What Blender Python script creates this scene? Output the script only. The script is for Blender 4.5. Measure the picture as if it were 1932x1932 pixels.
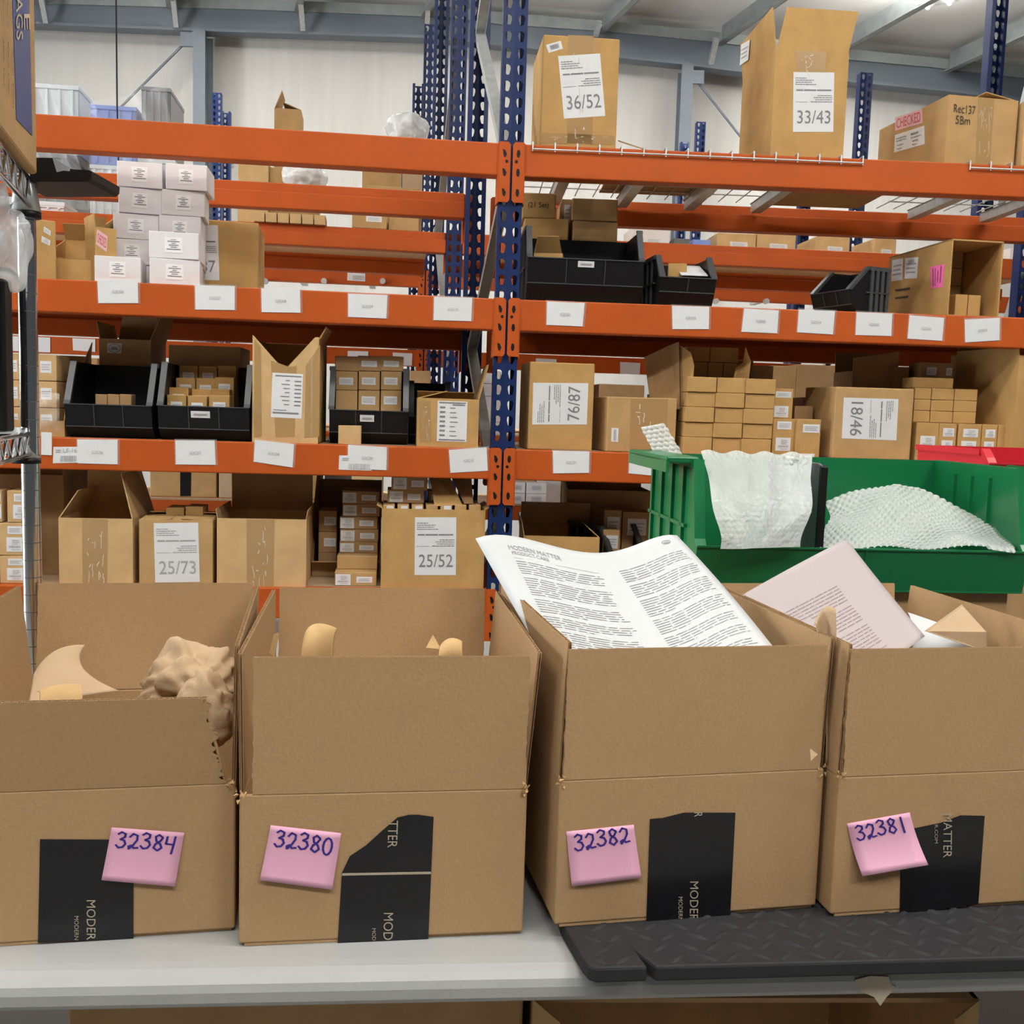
import bpy, bmesh, math, random
from mathutils import Vector, Matrix
S = bpy.context.scene
for o in list(bpy.data.objects): bpy.data.objects.remove(o)
C = S.collection
R = math.radians
random.seed(7)

# ------------------------------------------------------------------ camera
F, PITCH, ROLL, HC = 1900.0, math.atan(190/1900.0), .031, 1.5
cf = Vector((0, math.cos(PITCH), -math.sin(PITCH)))
_r0, _u0 = Vector((1,0,0)), Vector((0, math.sin(PITCH), math.cos(PITCH)))
cr = math.cos(ROLL)*_r0 + math.sin(ROLL)*_u0
cu = -math.sin(ROLL)*_r0 + math.cos(ROLL)*_u0
CAM = Vector((0,0,HC))
cam = bpy.data.objects.new('camera', bpy.data.cameras.new('camera')); C.objects.link(cam)
cam.matrix_world = Matrix(((cr.x,cu.x,-cf.x,0),(cr.y,cu.y,-cf.y,0),(cr.z,cu.z,-cf.z,HC),(0,0,0,1)))
cam.data.sensor_width = 36; cam.data.lens = 36*F/1932; cam.data.clip_start = .05
S.camera = cam
# ------------------------------------------------------------------ world, exposure, lamps
w = bpy.data.worlds.new('hall_light'); S.world = w; w.use_nodes = True
w.node_tree.nodes['Background'].inputs[0].default_value = (.93,.97,1,1)
w.node_tree.nodes['Background'].inputs[1].default_value = .06
S.view_settings.view_transform = 'Standard'; S.view_settings.look = 'None'
S.view_settings.gamma = 1; S.view_settings.use_curve_mapping = False
S.view_settings.exposure = 0.22
LAMPS = [  # x, y, z, length, power : rows of tube lamps high under the roof
    (-3.2,.8,5.6,2.4,62),(0,.8,5.6,2.4,62),(3.2,.8,5.4,2.4,62),
    (-3.2,-1.9,5.6,2.4,95),(0.2,-1.9,5.6,2.4,95),(3.4,-1.9,5.4,2.4,95),
    (-3.5,8.2,5.5,2.4,58),(0,8.2,5.5,2.4,58),(3.5,8.2,5.3,2.4,58)]
# daylight through the open dock door in the left wall
DL=bpy.data.lights.new('dock_daylight','AREA'); DL.shape='RECTANGLE'; DL.size=4.2; DL.size_y=3.6; DL.energy=700; DL.color=(.95,.98,1)
DO=bpy.data.objects.new('dock_daylight',DL); C.objects.link(DO); DO.location=(-8.9,2.4,2.0); DO.rotation_euler=(0,math.radians(-90),0)
# ------------------------------------------------------------------ helpers: rays
def ray(x, y): return cf + (x-966)/F*cr - (y-966)/F*cu
def atY(x, y, Y): d = ray(x,y); return CAM + d*(Y/d.y)
def atZ(x, y, z): d = ray(x,y); return CAM + d*((z-HC)/d.z)
def onpl(x, y, p, n): d = ray(x,y); return CAM + d*((p-CAM).dot(n)/d.dot(n))
def V(*a): return Vector(a)
class Bay:
    def __init__(s, O, yaw):
        s.O = O; s.yaw = yaw; s.ex = V(math.cos(yaw), math.sin(yaw), 0); s.ey = V(-math.sin(yaw), math.cos(yaw), 0)
    def p(s, x, y, off): return onpl(x, y, s.O+s.ey*off, s.ey)
    def w(s, a, off, z): q = s.O+s.ex*a+s.ey*off; return V(q.x,q.y,z)
_o = atY(953, 700, 3.34); _o.z = 0
L, Rt = Bay(_o, R(7)), Bay(_o, R(2.6))
Z = dict(E=2.356, D=1.864, C=1.375, B=.902)
TABLE = .903
# ------------------------------------------------------------------ helpers: materials
def mat(name, col, rough=.6, metal=0, var=.0, scale=30, bump=0, bscale=None, spec=.5, stretch=None, trans=0, emit=0, coat=0):
    m = bpy.data.materials.new(name); m.use_nodes = True; nt = m.node_tree; b = nt.nodes['Principled BSDF']
    b.inputs['Base Color'].default_value = (*col,1); b.inputs['Roughness'].default_value = rough
    b.inputs['Metallic'].default_value = metal; b.inputs['Specular IOR Level'].default_value = spec
    if coat: b.inputs['Coat Weight'].default_value = coat
    if trans: b.inputs['Transmission Weight'].default_value = trans
    if emit: b.inputs['Emission Color'].default_value = (*col,1); b.inputs['Emission Strength'].default_value = emit
    if var or bump:
        tc = nt.nodes.new('ShaderNodeTexCoord'); src = tc.outputs['Object']
        if stretch:
            mp = nt.nodes.new('ShaderNodeMapping'); mp.inputs['Scale'].default_value = stretch
            nt.links.new(src, mp.inputs['Vector']); src = mp.outputs['Vector']
    if var:
        n = nt.nodes.new('ShaderNodeTexNoise'); n.inputs['Scale'].default_value = scale; n.inputs['Detail'].default_value = 6
        nt.links.new(src, n.inputs['Vector'])
        r = nt.nodes.new('ShaderNodeValToRGB'); r.color_ramp.elements[0].position = .3; r.color_ramp.elements[1].position = .7
        r.color_ramp.elements[0].color = (*[max(0,c*(1-var)) for c in col],1); r.color_ramp.elements[1].color = (*[min(1,c*(1+var)) for c in col],1)
        nt.links.new(n.outputs['Fac'], r.inputs['Fac']); nt.links.new(r.outputs['Color'], b.inputs['Base Color'])
    if bump:
        n2 = nt.nodes.new('ShaderNodeTexNoise'); n2.inputs['Scale'].default_value = bscale or scale; n2.inputs['Detail'].default_value = 4
        nt.links.new(src, n2.inputs['Vector'])
        bp = nt.nodes.new('ShaderNodeBump'); bp.inputs['Strength'].default_value = bump; bp.inputs['Distance'].default_value = .004
        nt.links.new(n2.outputs['Fac'], bp.inputs['Height']); nt.links.new(bp.outputs['Normal'], b.inputs['Normal'])
    return m
def kraft(name, col, var=.1, sc=14): return mat(name, col, .8, var=var, scale=sc, bump=.12, bscale=260, spec=.2)
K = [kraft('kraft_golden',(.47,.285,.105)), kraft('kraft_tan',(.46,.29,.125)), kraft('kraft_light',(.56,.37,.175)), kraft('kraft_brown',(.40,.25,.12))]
KF = kraft('kraft_shipping',(.425,.272,.138), .045, 240)
KW = kraft('carton_white',(.76,.735,.745), .03)
KP = kraft('packing_paper',(.50,.36,.225), .06)
M_or = mat('beam_orange',(.43,.08,.011),.5,spec=.2,var=.07,scale=5,bump=.04,bscale=90)
M_bl = mat('post_blue',(.006,.019,.085),.42,spec=.25,var=.15,scale=12)
M_ga = mat('galvanised_steel',(.55,.58,.58),.42,.55,var=.12,scale=40)
M_zn = mat('purlin_zinc',(.30,.33,.33),.5,.3,var=.12,scale=8)
M_pu = mat('frame_grey',(.125,.15,.18),.55,var=.05,scale=3)
M_wall = mat('wall_panel_white',(.60,.59,.56),.6,var=.05,scale=2,bump=.35,bscale=3,stretch=(5,5,.35))
M_ceil = mat('ceiling_liner',(.82,.81,.79),.55,var=.04,scale=2,bump=.1,bscale=4)
M_floor = mat('concrete',(.22,.215,.20),.5,var=.1,scale=3)
M_blk = mat('plastic_black',(.005,.005,.006),.45,spec=.3,var=.1,scale=20,bump=.05,bscale=60)
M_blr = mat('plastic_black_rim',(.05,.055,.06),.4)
M_gr = mat('plastic_green',(.008,.155,.052),.28,var=.06,scale=6,bump=.03,bscale=50)
M_red = mat('plastic_red',(.52,.018,.03),.35)
M_gry = mat('plastic_grey',(.09,.095,.10),.45)
M_wht = mat('paper_white',(.72,.73,.74),.6,var=.015,scale=40)
M_sheet = mat('paper_sheet',(.55,.57,.58),.6)
M_lbl = mat('label_white',(.86,.86,.86),.6)
M_pk = mat('paper_note_pink',(.80,.42,.58),.7)
M_hot = mat('paper_note_hot_pink',(.85,.14,.42),.7)
M_ppk = mat('paper_pinkish',(.40,.35,.35),.7)
M_ink = mat('ink_grey',(.20,.20,.21),.7)
M_inkl = mat('ink_light',(.36,.36,.37),.7)
M_pen = mat('ink_blue_pen',(.035,.015,.24),.6)
M_mk = mat('marker_black',(.05,.035,.02),.7)
M_redink = mat('sticker_red',(.55,.05,.08),.6)
M_rose = mat('sticker_rose',(.75,.45,.46),.6)
M_tape = mat('packing_tape',(.40,.25,.105),.18,spec=.6,coat=.5)
M_tapb = mat('tape_black',(.006,.006,.008),.22,spec=.5,bump=.12,bscale=22)
M_tapt = mat('tape_print',(.42,.36,.27),.5)
M_glint = mat('tape_glint',(.72,.66,.56),.25)  # pale colour for highlights painted on the creased tape
M_table = mat('table_plastic',(.345,.355,.35),.42,var=.03,scale=8,bump=.08,bscale=240)
M_mat = mat('rubber_mat',(.020,.020,.022),.66,spec=.3,var=.12,scale=50,bump=.1,bscale=160)
M_chr = mat('chrome',(.75,.76,.78),.16,1)
M_navy = mat('print_navy',(.025,.045,.17),.6)
M_film = mat('stretch_film',(.72,.75,.78),.25,bump=.6,bscale=14)
M_wood = mat('wood_slat',(.66,.47,.27),.75,var=.12,scale=9,stretch=(1,8,8))
M_deck = mat('deck_board',(.34,.24,.14),.8,var=.1,scale=10)
M_lamp = mat('lamp_tube',(1,.95,.86),.5,emit=9)
M_crate = mat('crate_clear',(.62,.67,.70),.35,bump=.5,bscale=16)
M_crblue = mat('crate_blue',(.16,.25,.62),.35,bump=.5,bscale=16)
M_crgrey = mat('crate_grey',(.20,.21,.22),.4,bump=.4,bscale=16)
def bubble_mat():
    m = bpy.data.materials.new('bubble_wrap'); m.use_nodes = True; nt = m.node_tree; b = nt.nodes['Principled BSDF']
    b.inputs['Base Color'].default_value = (.80,.84,.82,1); b.inputs['Roughness'].default_value = .22
    b.inputs['Subsurface Weight'].default_value = .0
    tr = nt.nodes.new('ShaderNodeBsdfTranslucent'); tr.inputs[0].default_value = (.8,.85,.83,1)
    tp = nt.nodes.new('ShaderNodeBsdfTransparent')
    mx = nt.nodes.new('ShaderNodeMixShader'); mx.inputs[0].default_value = .35
    m2 = nt.nodes.new('ShaderNodeMixShader'); m2.inputs[0].default_value = .2
    nt.links.new(b.outputs[0], mx.inputs[1]); nt.links.new(tr.outputs[0], mx.inputs[2])
    nt.links.new(mx.outputs[0], m2.inputs[1]); nt.links.new(tp.outputs[0], m2.inputs[2])
    nt.links.new(m2.outputs[0], nt.nodes['Material Output'].inputs['Surface'])
    return m
M_bub = bubble_mat()
M_bubs = bubble_mat(); M_bubs.name='bubble_sheet'
def _addbump(m,sc,st):
    nt=m.node_tree; b=nt.nodes['Principled BSDF']; tc=nt.nodes.new('ShaderNodeTexCoord'); n=nt.nodes.new('ShaderNodeTexNoise'); n.inputs['Scale'].default_value=sc; n.inputs['Detail'].default_value=3; n.inputs['Distortion'].default_value=2.2
    bp=nt.nodes.new('ShaderNodeBump'); bp.inputs['Strength'].default_value=st; bp.inputs['Distance'].default_value=.01
    nt.links.new(tc.outputs['Object'],n.inputs['Vector']); nt.links.new(n.outputs['Fac'],bp.inputs['Height']); nt.links.new(bp.outputs['Normal'],b.inputs['Normal'])
_addbump(M_bubs,22,.4)
def film_mat():
    m = bpy.data.materials.new('plastic_film'); m.use_nodes = True; nt = m.node_tree; b = nt.nodes['Principled BSDF']
    b.inputs['Base Color'].default_value = (.85,.87,.88,1); b.inputs['Roughness'].default_value = .15
    tp = nt.nodes.new('ShaderNodeBsdfTransparent'); m2 = nt.nodes.new('ShaderNodeMixShader'); m2.inputs[0].default_value = .82
    nt.links.new(b.outputs[0], m2.inputs[1]); nt.links.new(tp.outputs[0], m2.inputs[2])
    nt.links.new(m2.outputs[0], nt.nodes['Material Output'].inputs['Surface'])
    return m
M_clear = film_mat()
M_film = film_mat(); M_film.name='plastic_lump'; M_film.node_tree.nodes['Mix Shader'].inputs[0].default_value=.4
# ------------------------------------------------------------------ helpers: meshes
class MB:
    def __init__(s): s.v=[]; s.f=[]; s.m=[]; s.mi=0
    def add(s, vs, fs):
        n=len(s.v); s.v += [tuple(v) for v in vs]; s.f += [tuple(i+n for i in f) for f in fs]; s.m += [s.mi]*len(fs); return s
    def box(s, a, b, M=None):
        x0,y0,z0=a; x1,y1,z1=b
        vs=[V(x,y,z) for z in (z0,z1) for y in (y0,y1) for x in (x0,x1)]
        if M: vs=[M@v for v in vs]
        return s.add(vs, [(0,2,3,1),(4,5,7,6),(0,1,5,4),(2,6,7,3),(0,4,6,2),(1,3,7,5)])
    def quad(s, *p): return s.add(p, [tuple(range(len(p)))])
    def prism(s, poly, ax, t0, t1):
        # poly: 2D points, extruded along axis ax (0: x, poly is (y,z); 1: y, poly is (x,z); 2: z, poly is (x,y))
        def mk(p,t): return (t,p[0],p[1]) if ax==0 else ((p[0],t,p[1]) if ax==1 else (p[0],p[1],t))
        n=len(poly); vs=[mk(p,t0) for p in poly]+[mk(p,t1) for p in poly]
        return s.add(vs, [tuple(range(n))[::-1], tuple(range(n,2*n))]+[(i,(i+1)%n,n+(i+1)%n,n+i) for i in range(n)])
    def slab(s, pts, n, t):
        # polygon pts (3D) thickened by t along n
        k=len(pts); q=[p+n*t for p in pts]
        return s.add(list(pts)+q, [tuple(range(k))[::-1], tuple(range(k,2*k))]+[(i,(i+1)%k,k+(i+1)%k,k+i) for i in range(k)])
    def tube(s, pts, r, seg=8, cap=True):
        pts=[Vector(p) for p in pts]; n=len(pts); vs=[]; rs = r if isinstance(r,(list,tuple)) else [r]*n
        for i,p in enumerate(pts):
            d=(pts[min(i+1,n-1)]-pts[max(i-1,0)]).normalized(); a=d.orthogonal().normalized() if i==0 else (pa-d*pa.dot(d)).normalized()
            pa=a; b=d.cross(a)
            vs += [p+(a*math.cos(k*2*math.pi/seg)+b*math.sin(k*2*math.pi/seg))*rs[i] for k in range(seg)]
        fs=[(i*seg+k,i*seg+(k+1)%seg,(i+1)*seg+(k+1)%seg,(i+1)*seg+k) for i in range(n-1) for k in range(seg)]
        if cap: fs += [tuple(range(seg))[::-1], tuple(range((n-1)*seg,n*seg))]
        return s.add(vs,fs)
    def grid(s, fn, nu, nv):
        vs=[fn(i/nu,j/nv) for j in range(nv+1) for i in range(nu+1)]
        return s.add(vs,[(j*(nu+1)+i,j*(nu+1)+i+1,(j+1)*(nu+1)+i+1,(j+1)*(nu+1)+i) for j in range(nv) for i in range(nu)])
    def mesh(s, name, mats, smooth=False):
        me=bpy.data.meshes.new(name); me.from_pydata(s.v,[],s.f)
        for m in (mats if isinstance(mats,(list,tuple)) else [mats]): me.materials.append(m)
        me.polygons.foreach_set('material_index', s.m)
        if smooth: me.polygons.foreach_set('use_smooth',[True]*len(s.f))
        me.update(); return me
    def build(s, name, mats, parent=None, M=None, smooth=False, bevel=0, solid=0):
        o=bpy.data.objects.new(name, s.mesh(name,mats,smooth)); C.objects.link(o)
        if parent is not None: o.parent=parent
        if M is not None: o.matrix_world=M
        if bevel:
            b=o.modifiers.new('bevel','BEVEL'); b.width=bevel; b.segments=2; b.limit_method='ANGLE'; b.angle_limit=R(40)
        if solid:
            b=o.modifiers.new('solid','SOLIDIFY'); b.thickness=solid; b.offset=0
        return o
def tag(o, label, cat, group=None, kind=None):
    if label: o['label']=label
    if cat: o['category']=cat
    if group: o['group']=group
    if kind: o['kind']=kind
    return o
def thing(name, label, cat, M=None, group=None):
    o=bpy.data.objects.new(name,None); o.empty_display_size=.05; C.objects.link(o)
    if M is not None: o.matrix_world=M
    o['M']=[x for r in (M or Matrix()) for x in r]
    return tag(o,label,cat,group)
def mw(o):
    while o.parent is not None: o=o.parent
    return Matrix([o['M'][i*4:i*4+4] for i in range(4)]) if 'M' in o else o.matrix_world.copy()
def struct(name, mb, m, **k): return tag(mb.build(name,m,**k),None,None,kind='structure')
def TR(x,y,z,rz=0): return Matrix.Translation((x,y,z))@Matrix.Rotation(rz,4,'Z')
# ------------------------------------------------------------------ helpers: writing
_tc={}
def glyph(s):
    if s not in _tc:
        cv=bpy.data.curves.new('t','FONT'); cv.body=s; cv.resolution_u=3; ob=bpy.data.objects.new('t',cv); C.objects.link(ob)
        me=bpy.data.meshes.new_from_object(ob); vs=[v.co.copy() for v in me.vertices]; fs=[tuple(p.vertices) for p in me.polygons]
        bpy.data.objects.remove(ob); bpy.data.curves.remove(cv); bpy.data.meshes.remove(me)
        x0,x1=min(v.x for v in vs),max(v.x for v in vs); y0,y1=min(v.y for v in vs),max(v.y for v in vs)
        _tc[s]=([((v.x-x0)/(x1-x0),1-(v.y-y0)/(y1-y0)) for v in vs],fs)
    return _tc[s]
def bil(q,u,v):
    return ((q[0][0]*(1-u)+q[1][0]*u)*(1-v)+(q[3][0]*(1-u)+q[2][0]*u)*v, (q[0][1]*(1-u)+q[1][1]*u)*(1-v)+(q[3][1]*(1-u)+q[2][1]*u)*v)
def put_items(mb, items, fn):
    # items in unit coordinates (u right, v down) placed through fn(u,v) -> point
    for it in items:
        if it[0]=='T':
            _,s,u0,v0,u1,v1=it[:6]; vs,fs=glyph(s); sl=it[6] if len(it)>6 else 0
            mb.add([fn(u0+(u1-u0)*a+sl*(1-b),v0+(v1-v0)*b) for a,b in vs],fs)
        elif it[0]=='L':
            _,u0,u1,v,t=it; mb.quad(fn(u0,v+t/2),fn(u1,v+t/2),fn(u1,v-t/2),fn(u0,v-t/2))
        elif it[0]=='S':   # pen stroke: points, width
            _,pts,wd=it
            for a,b in zip(pts,pts[1:]):
                dx,dy=b[0]-a[0],b[1]-a[1]; l=math.hypot(dx,dy) or 1; nx,ny=-dy/l*wd/2,dx/l*wd/2; ex,ey=dx/l*wd*.3,dy/l*wd*.3
                mb.quad(fn(a[0]-ex-nx,a[1]-ey-ny),fn(b[0]+ex-nx,b[1]+ey-ny),fn(b[0]+ex+nx,b[1]+ey+ny),fn(a[0]-ex+nx,a[1]-ey+ny))
def sticker(parent, face, q, items=(), m=None, ink=None, name='sticker', label=None, eps=.0008, tname='printed_text'):
    # q: pixel corners TL,TR,BR,BL as the text reads; face=(point,normal) in world
    inv=mw(parent).inverted(); p,n=face
    def fn(u,v,e): a=bil(q,u,v); return inv@(onpl(a[0],a[1],p,n)+n*e)
    t=parent
    if m is not None:
        mb=MB(); k=[fn(0,1,eps),fn(1,1,eps),fn(1,0,eps),fn(0,0,eps)]; nn=(inv.to_3x3()@n).normalized()
        mb.slab(k,nn*-1,eps*.8); t=mb.build(name,m,parent)
        if label: t['label']=label
    if items:
        mb=MB(); put_items(mb,items,lambda u,v: fn(u,v,eps*2)); mb.build(tname,ink or M_ink,t)
    return t
def poly_px(parent, face, pts, m, name, eps=.0008, label=None):
    inv=mw(parent).inverted(); p,n=face; nn=(inv.to_3x3()@n).normalized()
    o=MB().slab([inv@(onpl(x,y,p,n)+n*eps) for x,y in pts][::-1],nn*-1,eps*.8).build(name,m,parent)
    if label: o['label']=label
    return o
def words(rows, seed=1, gap=.012):
    # rows: (u0,u1,v,thickness) -> dashes that read as lines of tiny print
    rnd=random.Random(seed); out=[]
    for u0,u1,v,t in rows:
        u=u0
        while u<u1-.004:
            l=min(rnd.uniform(.03,.09),u1-u); out.append(('L',u,u+l,v,t)); u+=l+gap
    return out
def big_sheet(num, seed=1):
    return words([(.05,.32,.10,.012),(.05,.5,.135,.012),(.05,.46,.17,.012),(.05,.56,.205,.012)],seed)+[('L',.07,.24,.30,.022),('L',.26,.56,.30,.022),('L',.58,.93,.30,.022)]+\
      words([(.60,.95,.39,.012),(.50,.95,.425,.012),(.54,.95,.46,.012),(.42,.95,.495,.012),(.05,.35,.50,.006)],seed+1)+[('T',num,.10,.64,.92,.86)]
def barcode(u0,u1,v0,v1,seed=3):
    rnd=random.Random(seed); out=[]; u=u0
    while u<u1:
        d=rnd.uniform(.006,.02)*(u1-u0)/.5; out.append(('L',u,min(u+d,u1),(v0+v1)/2,v1-v0)); u+=d+rnd.uniform(.008,.02)*(u1-u0)/.5
    return out
SMALL=lambda s=1: words([(.12,.9,.3,.07),(.12,.8,.5,.07),(.12,.85,.7,.07)],s)
PROD=lambda s=1: words([(.35,.75,.2,.05),(.35,.8,.33,.05),(.35,.7,.46,.05)],s)+barcode(.15,.85,.58,.74,s)+words([(.3,.8,.86,.04)],s+2)
CENT=[('L',.35,.65,.14,.03),('L',.15,.85,.26,.045),('L',.38,.62,.38,.04),('L',.22,.78,.5,.045),('L',.32,.68,.63,.045),('L',.1,.9,.77,.05)]
# ------------------------------------------------------------------ helpers: cartons
INFO={}
def flap_slab(mb, a, b, out, ang, ln, t=.004, taper=0, inset=.003, shear=0):
    # hinge a-b, outward unit vector, angle from closed(0) through upright(90) to folded out(180)
    d=(b-a).normalized(); a=a+d*inset; b=b-d*inset
    up=V(0,0,1); v=-out*math.cos(ang)+up*math.sin(ang); n=v.cross(d).normalized()
    mb.slab([a,b,b+v*ln-d*(taper-shear),a+v*ln+d*(taper+shear)],n,t)
def carton(M, w, d, h, label, m=None, flaps=None, group=None, name='cardboard_carton', cat='carton', jit=.002, simple=False, t=.004, fmat=None, bev=.004, low=None):
    """w wide, d deep, h high; front faces -y. flaps: dict side->(deg,len) makes it an open carton"""
    m=m or K[0]; rnd=random.Random(hash(label)%9999 if False else len(label)*31+ord(label[-1]))
    J=lambda y=1: V(0,rnd.uniform(-jit,jit)*(y>0),rnd.uniform(-jit,jit)*.8)
    mb=MB()
    if flaps is None:
        vs=[V(x,y,z)+(J(y) if z else V(0,0,0)) for z in (0,h) for y in (0,d) for x in (-w/2,w/2)]
        mb.add(vs,[(0,2,3,1),(4,5,7,6),(0,1,5,4),(2,6,7,3),(0,4,6,2),(1,3,7,5)])
        if simple:
            o=mb.build(name,m,bevel=bev); o.matrix_world=M; o['M']=[x for r in M for x in r]; tag(o,label,cat,group); INFO[o.name]=(M,w,d,h); return o
        th=thing(name,label,cat,M,group); mb.build('body',m,th,bevel=bev)
    else:
        th=thing(name,label,cat,M,group)
        hf=low or h
        o=[V(-w/2,0,0),V(w/2,0,0),V(w/2,d,0),V(-w/2,d,0)]; i=[V(-w/2+t,t,t),V(w/2-t,t,t),V(w/2-t,d-t,t),V(-w/2+t,d-t,t)]
        hh=[hf,hf,h,h]
        ot=[V(p.x,p.y,hh[k]) for k,p in enumerate(o)]; it=[V(p.x,p.y,hh[k]) for k,p in enumerate(i)]
        mb.add(o+ot+i+it,[(3,2,1,0)]+[(k,(k+1)%4,4+(k+1)%4,4+k) for k in range(4)]+[(8,9,10,11)]+[(8+k,12+k,12+(k+1)%4,8+(k+1)%4) for k in range(4)]+[(4+k,4+(k+1)%4,12+(k+1)%4,12+k) for k in range(4)])
        mb.build('body',m,th)
        H={'front':(ot[0],ot[1],V(0,-1,0)),'right':(ot[1],ot[2],V(1,0,0)),'back':(ot[2],ot[3],V(0,1,0)),'left':(ot[3],ot[0],V(-1,0,0))}
        for s,(ang,ln,*tp) in flaps.items():
            a,b,out=H[s]; f=MB(); flap_slab(f,a,b,out,R(ang),ln,t*.8,tp[0] if tp else 0,.003,tp[1] if len(tp)>1 else 0); f.build('flap',fmat or m,th)
    INFO[th.name]=(M,w,d,h); return th
def face(o, side):
    M,w,d,h=INFO[o.name]; r=M.to_3x3()
    return {'front':(M@V(0,0,0),r@V(0,-1,0)),'left':(M@V(-w/2,0,0),r@V(-1,0,0)),'right':(M@V(w/2,0,0),r@V(1,0,0)),'top':(M@V(0,0,h),V(0,0,1))}[side]
def place(bay, x0, x1, yb, off, z, yaw=0, piv='l'):
    """matrix and width of a front face whose base runs from pixel x0 to x1 in the plane off behind the bay front"""
    a,b=bay.p(x0,yb,off),bay.p(x1,yb,off); wd=(b-a).length
    c=math.cos(yaw); e=V(math.cos(bay.yaw+yaw),math.sin(bay.yaw+yaw),0)
    wd=wd/max(c,.3) if yaw else wd
    o=(a+e*wd/2) if piv=='l' else (b-e*wd/2)
    return TR(o.x,o.y,z,bay.yaw+yaw), wd
def cpx(bay, lev, x0, x1, yb, yt, off, d, label, yaw=0, piv='l', **k):
    z=Z[lev] if isinstance(lev,str) else lev
    M,wd=place(bay,x0,x1,yb,off,z,yaw,piv)
    h=bay.p((x0+x1)/2,yt,off).z-z
    return carton(M,wd,d,h,label,**k)
def tape_strip(o, side, q, wr=None, seed=1):
    """glossy tape band on a face (pixel corners) with wrinkle glints painted as pale strokes"""
    t=poly_px(o,face(o,side),q,M_tape,'packing_tape',.0006)
    rnd=random.Random(seed); mb=MB(); inv=mw(o).inverted(); p,n=face(o,side); it=[]
    for k in range((wr or 5)+4):
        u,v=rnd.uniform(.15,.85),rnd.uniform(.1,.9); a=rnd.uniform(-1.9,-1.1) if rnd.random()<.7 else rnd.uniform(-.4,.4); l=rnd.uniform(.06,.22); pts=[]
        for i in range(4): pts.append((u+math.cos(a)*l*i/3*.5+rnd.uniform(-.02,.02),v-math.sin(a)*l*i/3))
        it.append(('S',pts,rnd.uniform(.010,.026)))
    put_items(mb,it,lambda u,v: inv@(onpl(*bil(q,u,v),p,n)+n*.0016)); mb.build('wrinkle_glint',M_glint,t)
    return t
def near_tri(): pass
# ================================================================== building
struct('floor', MB().box((-9,-6,-.1),(10,11.3,0)), M_floor)
WY=11.0
struct('wall_left', MB().box((-9.2,-6,0),(-9,.2,7.5)).box((-9.2,4.6,0),(-9,11,7.5)).box((-9.2,.2,3.9),(-9,4.6,7.5)), M_wall)
struct('wall_back', MB().box((-9,WY,0),(10,WY+.2,7.5)), M_wall)
DIR=ray(400,757); DIR=V(DIR.x,DIR.y,0).normalized()
top=[(-400,-45),(65,-14),(480,-2),(850,13),(940,22),(1157,41),(1340,58),(1600,92),(1770,109),(1932,126),(2400,175)]
bt=[(-400,-15),(65,6),(480,18),(850,33),(940,45),(1157,60),(1340,78),(1600,112),(1770,128),(1932,147),(2400,200)]
bb=[(-400,28),(65,50),(370,62),(815,76),(940,89),(1168,113),(1284,125),(1385,138),(1600,158),(1776,175),(1932,194),(2400,240)]
def ruled(name, pts, Y, m, back, th):
    mb=MB(); A=[atY(x,y,Y) for x,y in pts]; B=[a+back for a in A]
    for i in range(len(A)-1): mb.slab([A[i],A[i+1],B[i+1],B[i]],V(0,0,1),th)
    return struct(name,mb,m)
ruled('ceiling', top, 11.0, M_ceil, -DIR*17, .03)
def strip(name, up, lo, Y, depth, m, fl=0):
    mb=MB()
    xs=sorted({x for x,_ in up}|{x for x,_ in lo})
    def yy(p,x):
        for (a,b),(c,d) in zip(p,p[1:]):
            if a<=x<=c: return b+(d-b)*(x-a)/(c-a)
    for a,b in zip(xs,xs[1:]):
        q=[atY(a,yy(lo,a),Y),atY(b,yy(lo,b),Y),atY(b,yy(up,b),Y),atY(a,yy(up,a),Y)]
        mb.slab(q[::-1],V(0,-1,0)*-1,depth)
        if fl: mb.slab([q[0],q[1],q[1]+V(0,0,.03),q[0]+V(0,0,.03)][::-1],V(0,-1,0),fl)
    return struct(name,mb,m)
strip('trim_1', top, bt, 10.70, .12, M_zn)
strip('trim_2', bt, bb, 10.72, .1, M_pu, .06)
def column(n, x0, x1, ytop, brx):
    a,b=atY(x0,ytop,10.6),atY(x1,ytop,10.6)
    mb=MB().box((a.x,10.6,0),(b.x,10.62,a.z)).box((a.x,10.85,0),(b.x,10.87,a.z)).box(((a.x+b.x)/2-.012,10.62,0),((a.x+b.x)/2+.012,10.85,a.z))
    bx=sorted(brx[:2]); p,q=atY(bx[0],brx[2],10.62),atY(bx[1],brx[3],10.62)
    mb.box((p.x,10.62,q.z),(q.x,10.64,p.z))
    struct(n, mb, M_pu)
column('trim_3',364,387,55,(340,366,60,88)); column('trim_4',1287,1309,122,(1305,1328,132,158))
for n,a,b in (('brace_rod',(344,86),(225,205)),('brace_rod',(1318,157),(1430,300))):
    o=MB().tube([atY(*a,10.66),atY(*b,10.66)],.012,6).build(n,M_pu)
    tag(o,'thin steel cross brace rod below the grey column bracket, '+('left' if a[0]<900 else 'right')+' of the blue posts','brace',kind='structure')
for i,(x,y0,x2,y2) in enumerate(((78,-6,87,42),(327,-4,333,50),(567,0,572,57),(808,6,805,63),(1131,42,1124,66),(1352,72,1341,120))):
    mb=MB(); a,b=atY(x,y0,10.45),atY(x2,y2,10.62); mb.tube([a,b],.035,4)
    o=mb.build('trim_%d'%(5+i),M_ga); tag(o,None,None,kind='structure')
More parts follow.
